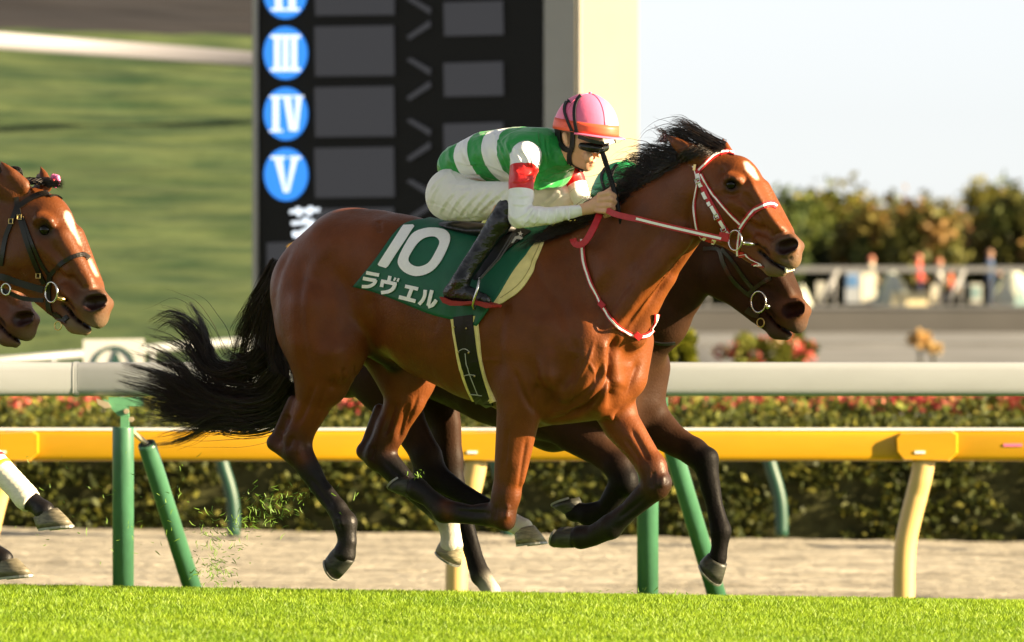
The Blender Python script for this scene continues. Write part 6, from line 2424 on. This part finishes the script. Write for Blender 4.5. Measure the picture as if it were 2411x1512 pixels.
def panel(px0, px1, py0, py1, Y, m, m2, label, name='sign_board'):
    a, b = at(px0, py1, Y), at(px1, py0, Y)
    t = thing(name, Vector(((a.x + b.x) / 2, Y, dz)), label, 'sign')
    mb = MB()
    mb.aabox(a.x, b.x, Y, Y + .12, dz + .12, b.z)
    mb.build('panel', m, t)
    if m2:
        mb = MB()
        mb.aabox(a.x + .05, b.x - .05, Y - .02, Y - .004, b.z - .45, b.z - .08)
        mb.build('header', m2, t)
    for x in (a.x + .08, b.x - .08):
        mb = MB()
        mb.aabox(x - .04, x + .04, Y + .13, Y + .20, dz, dz + .5)
        mb.build('foot', M_steelp, t)


M_boardw = mat('pale board', (.5, .5, .44), .6)
panel(1922, 1944, 664, 716, 222.2, M_boardw, None, 'narrow pale board nearest the dark horse muzzle')
panel(2194, 2210, 670, 716, 222.4, M_boardw, None, 'narrow pale board right of the pale yellow box')
panel(2284, 2312, 668, 717, 222.1, M_boardw, M_tentt, 'pale board with teal header left of the tall person')
panel(1991, 2025, 641, 716, 222.5, mat('grey blue board', (.36, .40, .46), .6), M_tentb, 'grey board with blue header on the deck')
panel(2028, 2063, 643, 719, 222, mat('cream white board', (.78, .76, .62), .6), None, 'plain cream white upright board beside the blue headed one')
bx = thing('storage_box', Vector((at(2142, 700, 221.6).x, 221.6, dz)), 'long pale yellow box on the deck below the person in red', 'box')
a, b = at(2102, 716, 221.6), at(2184, 687, 221.6)
M_box = mat('pale yellow plastic', (.74, .64, .38), .6)
mb = MB()
mb.aabox(a.x, b.x, 221.6, 222.3, dz, b.z - .08)
mb.build('body', M_box, bx)
mb = MB()
mb.aabox(a.x - .03, b.x + .03, 221.57, 222.33, b.z - .078, b.z)
mb.build('lid', M_box, bx)

M_pers = mat('clothed figure', (.3, .3, .3), .8, .2, attr='Col')


def person(px, py_head, Y, height, top, legs, label, arm=0.0):
    fr = Frame(px, Y, 12)
    t = thing('person', Vector((fr.o.x, Y, dz)), label, 'person')
    S = Sdf(fr)
    H = height
    pk = F / Y

    def c(pts, tg, ls=1.0, k=4):
        # u, v, z (fractions of height) -> primitives in frame coordinates
        S.raw([(np.array([u * H, v * H, dz + w_ * H]), r * H) for (u, v, w_, r) in pts], ls, .02 * H, tg)
    for s in (1, -1):
        c([(0, .05 * s, .50, .052), (.02, .055 * s, .28, .038), (0, .055 * s, .04, .026)], 'legs')
        c([(0, .055 * s, .025, .025), (.07, .06 * s, .018, .018)], 'shoe')
        c([(0, .12 * s, .80, .034), (.02 + arm * .5, .14 * s, .63, .027), (.10 + arm, .12 * s, .52 + arm, .020)], 'top')
        c([(.10 + arm, .12 * s, .52 + arm, .02), (.13 + arm, .12 * s, .50 + arm, .022)], 'skin')
    c([(0, 0, .52, .07), (0, 0, .66, .068), (0, 0, .79, .066)], 'top', 1.5)
    c([(0, 0, .84, .03), (.01, 0, .89, .03)], 'skin')
    c([(.01, 0, .93, .058), (.015, 0, .915, .05)], 'skin', .85)
    c([(-.008, 0, .945, .06), (-.015, 0, .93, .055)], 'hair', .9)
    S.obj('body', .022, M_pers, t, {'legs': legs, 'shoe': (.03, .03, .03), 'top': top, 'skin': (.5, .3, .2), 'hair': (.03, .02, .02) if top[0] < .4 else (.5, .12, .09)}, .02)
    return t


person(2163, 605, 223.4, 1.62, (.52, .07, .06), (.06, .07, .12), 'person in red standing behind the pale yellow box on the deck')
person(2238, 640, 223.0, 1.15, (.50, .12, .07), (.05, .05, .06), 'shorter person in orange red by a slanted railing strut')
person(2212, 640, 224.6, 1.5, (.42, .42, .40), (.08, .08, .09), 'person in pale grey behind the narrow board beside the box')
person(2052, 630, 225.4, 1.6, (.5, .46, .36), (.05, .05, .06), 'person in cream behind the plain cream white board')
person(2330, 592, 223.8, 1.78, (.04, .07, .14), (.04, .05, .08), 'tall person in dark blue left of the large tent', .06)

# far trees
M_bark = mat('bark', (.05, .04, .03), .9)


def tree(px, pytop, Y, wpx, cols, seed, label):
    r = np.random.default_rng(seed)
    tp = at(px, pytop, Y)
    z0 = dz - .3
    Ht = tp.z - z0
    rw = wpx / 2 * Y / F * 1.55
    t = thing('tree', Vector((tp.x, Y, z0)), label, 'tree', 'trees beyond the deck')
    mb = MB()
    mb.tube([Vector((tp.x, Y, z0)), Vector((tp.x + .1, Y, z0 + Ht * .35)), Vector((tp.x - .1, Y, z0 + Ht * .8))], [.22, .16, .05], 8)
    for i in range(6):
        a = r.uniform(0, 6.28)
        b0 = z0 + Ht * r.uniform(.25, .6)
        mb.tube([Vector((tp.x, Y, b0)), Vector((tp.x + rw * .4 * math.cos(a), Y + rw * .4 * math.sin(a), b0 + Ht * .12)), Vector((tp.x + rw * .8 * math.cos(a), Y + rw * .8 * math.sin(a), b0 + Ht * .25))], [.09, .06, .02], 6)
    mb.build('trunk', M_bark, t, True)
    nc = 26
    cc = r.normal(0, 1, (nc, 3))
    cc /= np.linalg.norm(cc, axis=1, keepdims=True)
    cc *= r.uniform(.3, 1, (nc, 1)) ** .5
    cen = np.array([tp.x, Y, z0 + Ht * .64])
    cen = cen + cc * np.array([rw * .80, rw * .80, Ht * .29])
    N = 2300
    k = r.integers(0, nc, N)
    P = cen[k] + r.normal(0, 1, (N, 3)) * np.array([rw * .2, rw * .2, Ht * .075])
    pal = np.array(cols)
    ccol = pal[r.integers(0, len(pal), nc)]
    V, Q, C = leaves(P, .24, [(1, 1, 1)], seed)
    kk = k[:len(P)]
    C = C * np.repeat(ccol[kk], 4, axis=0)
    meshobj('crown', V, Q, M_leaf, t, False, {'Col': C}, kind='stuff')


GREEN = [(0.084, 0.119, 0.028), (0.126, 0.154, 0.028), (0.056, 0.084, 0.022)]
YG_ = [(0.21, 0.196, 0.035), (0.126, 0.154, 0.028), (0.084, 0.119, 0.025), (0.252, 0.21, 0.035)]
ORG = [(0.266, 0.154, 0.042), (0.168, 0.14, 0.035), (0.098, 0.119, 0.031), (0.126, 0.126, 0.028)]
RUS = [(0.238, 0.119, 0.063), (0.126, 0.112, 0.049), (0.098, 0.112, 0.042)]
for i, (px, pt, wp, cl, dsc) in enumerate((
        (1830, 452, 110, GREEN, 'dark green tree, leftmost of the row beyond the deck'), (1890, 462, 90, GREEN, 'small dark green tree second from the left beyond the deck'),
        (1965, 440, 130, YG_, 'tall yellow green tree above the grey blue board'), (2040, 470, 110, ORG, 'orange tinged tree above the plain cream board'),
        (2110, 462, 120, RUS, 'rust red topped tree left of the person in red'), (2180, 458, 110, ORG, 'orange tree right of the person in red'),
        (2245, 466, 90, RUS, 'low rust brown tree above the shorter person'), (2330, 425, 120, YG_, 'tallest tree, pointed and yellow green, near the right edge'),
        (2400, 446, 120, ORG, 'orange crowned tree cut by the right edge'), (2490, 450, 120, GREEN, 'green tree just past the right edge'),
        (1740, 455, 120, GREEN, 'green tree hidden behind the head of the bay'), (1650, 470, 110, GREEN, 'green tree behind the neck of the bay'))):
    tree(px, pt + (10, 8, -10, 22, 4, 18, 34, -14, 8, 0, 0, 0)[i], 296 + (i * 7) % 5 * 3, wp * (1.05, .95, 1.1, .9, 1.0, 1.1, .95, .95, 1.1, 1, 1, 1)[i], cl, 60 + i, dsc)
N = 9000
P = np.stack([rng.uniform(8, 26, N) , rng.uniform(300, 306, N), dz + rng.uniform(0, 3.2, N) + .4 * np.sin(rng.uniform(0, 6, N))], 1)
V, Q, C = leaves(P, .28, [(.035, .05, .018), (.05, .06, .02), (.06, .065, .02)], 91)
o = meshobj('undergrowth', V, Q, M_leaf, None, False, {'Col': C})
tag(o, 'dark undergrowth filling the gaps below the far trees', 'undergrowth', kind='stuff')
V, Q = grid(-5, 75, 330, 900, 4, 4, lambda X, Y: X * 0 + dz - .3)
tag(meshobj('far_ground', V, Q, M_infield), kind='structure')

# ------------------------------------------------------------------ torn grass thrown up by the hooves (stuff)
def clods(spec, seed):
    r = np.random.default_rng(seed)
    V, T = [], []
    for (px, py, sx, sy, n) in spec:
        for i in range(n):
            c = at(px + r.normal(0, sx), py + r.normal(0, sy), 30.1 + r.normal(0, .25))
            d = Vector(r.normal(0, 1, 3)).normalized()
            e = d.orthogonal().normalized()
            L = r.uniform(.006, .022)
            wv = r.uniform(.0012, .0024)
            k = len(V)
            bnd = d.cross(e) * r.uniform(-.4, .4) * L
            V += [c - d * L - e * wv, c - d * L + e * wv, c + bnd + e * wv, c + bnd - e * wv, c + d * L]
            T += [(k, k + 1, k + 2), (k, k + 2, k + 3), (k + 3, k + 2, k + 4)]
    return np.array([tuple(v) for v in V]), np.array(T)


V, T = clods([(640, 1195, 34, 22, 130), (590, 1225, 30, 16, 40), (500, 1290, 22, 40, 110), (510, 1350, 26, 22, 110), (540, 1260, 30, 30, 50), (270, 1200, 120, 60, 60),
              (700, 1165, 22, 8, 20), (820, 1180, 16, 20, 6), (420, 1180, 40, 50, 16), (1470, 1395, 90, 4, 20), (980, 1118, 14, 5, 14)], 5)
o = meshobj('torn_grass', V, T, M_blade, None, False, {'Col': np.tile(np.array([(.13, .24, .03)]), (len(V), 1))})
tag(o, 'torn grass blades flying up behind the hooves', 'grass', kind='stuff')
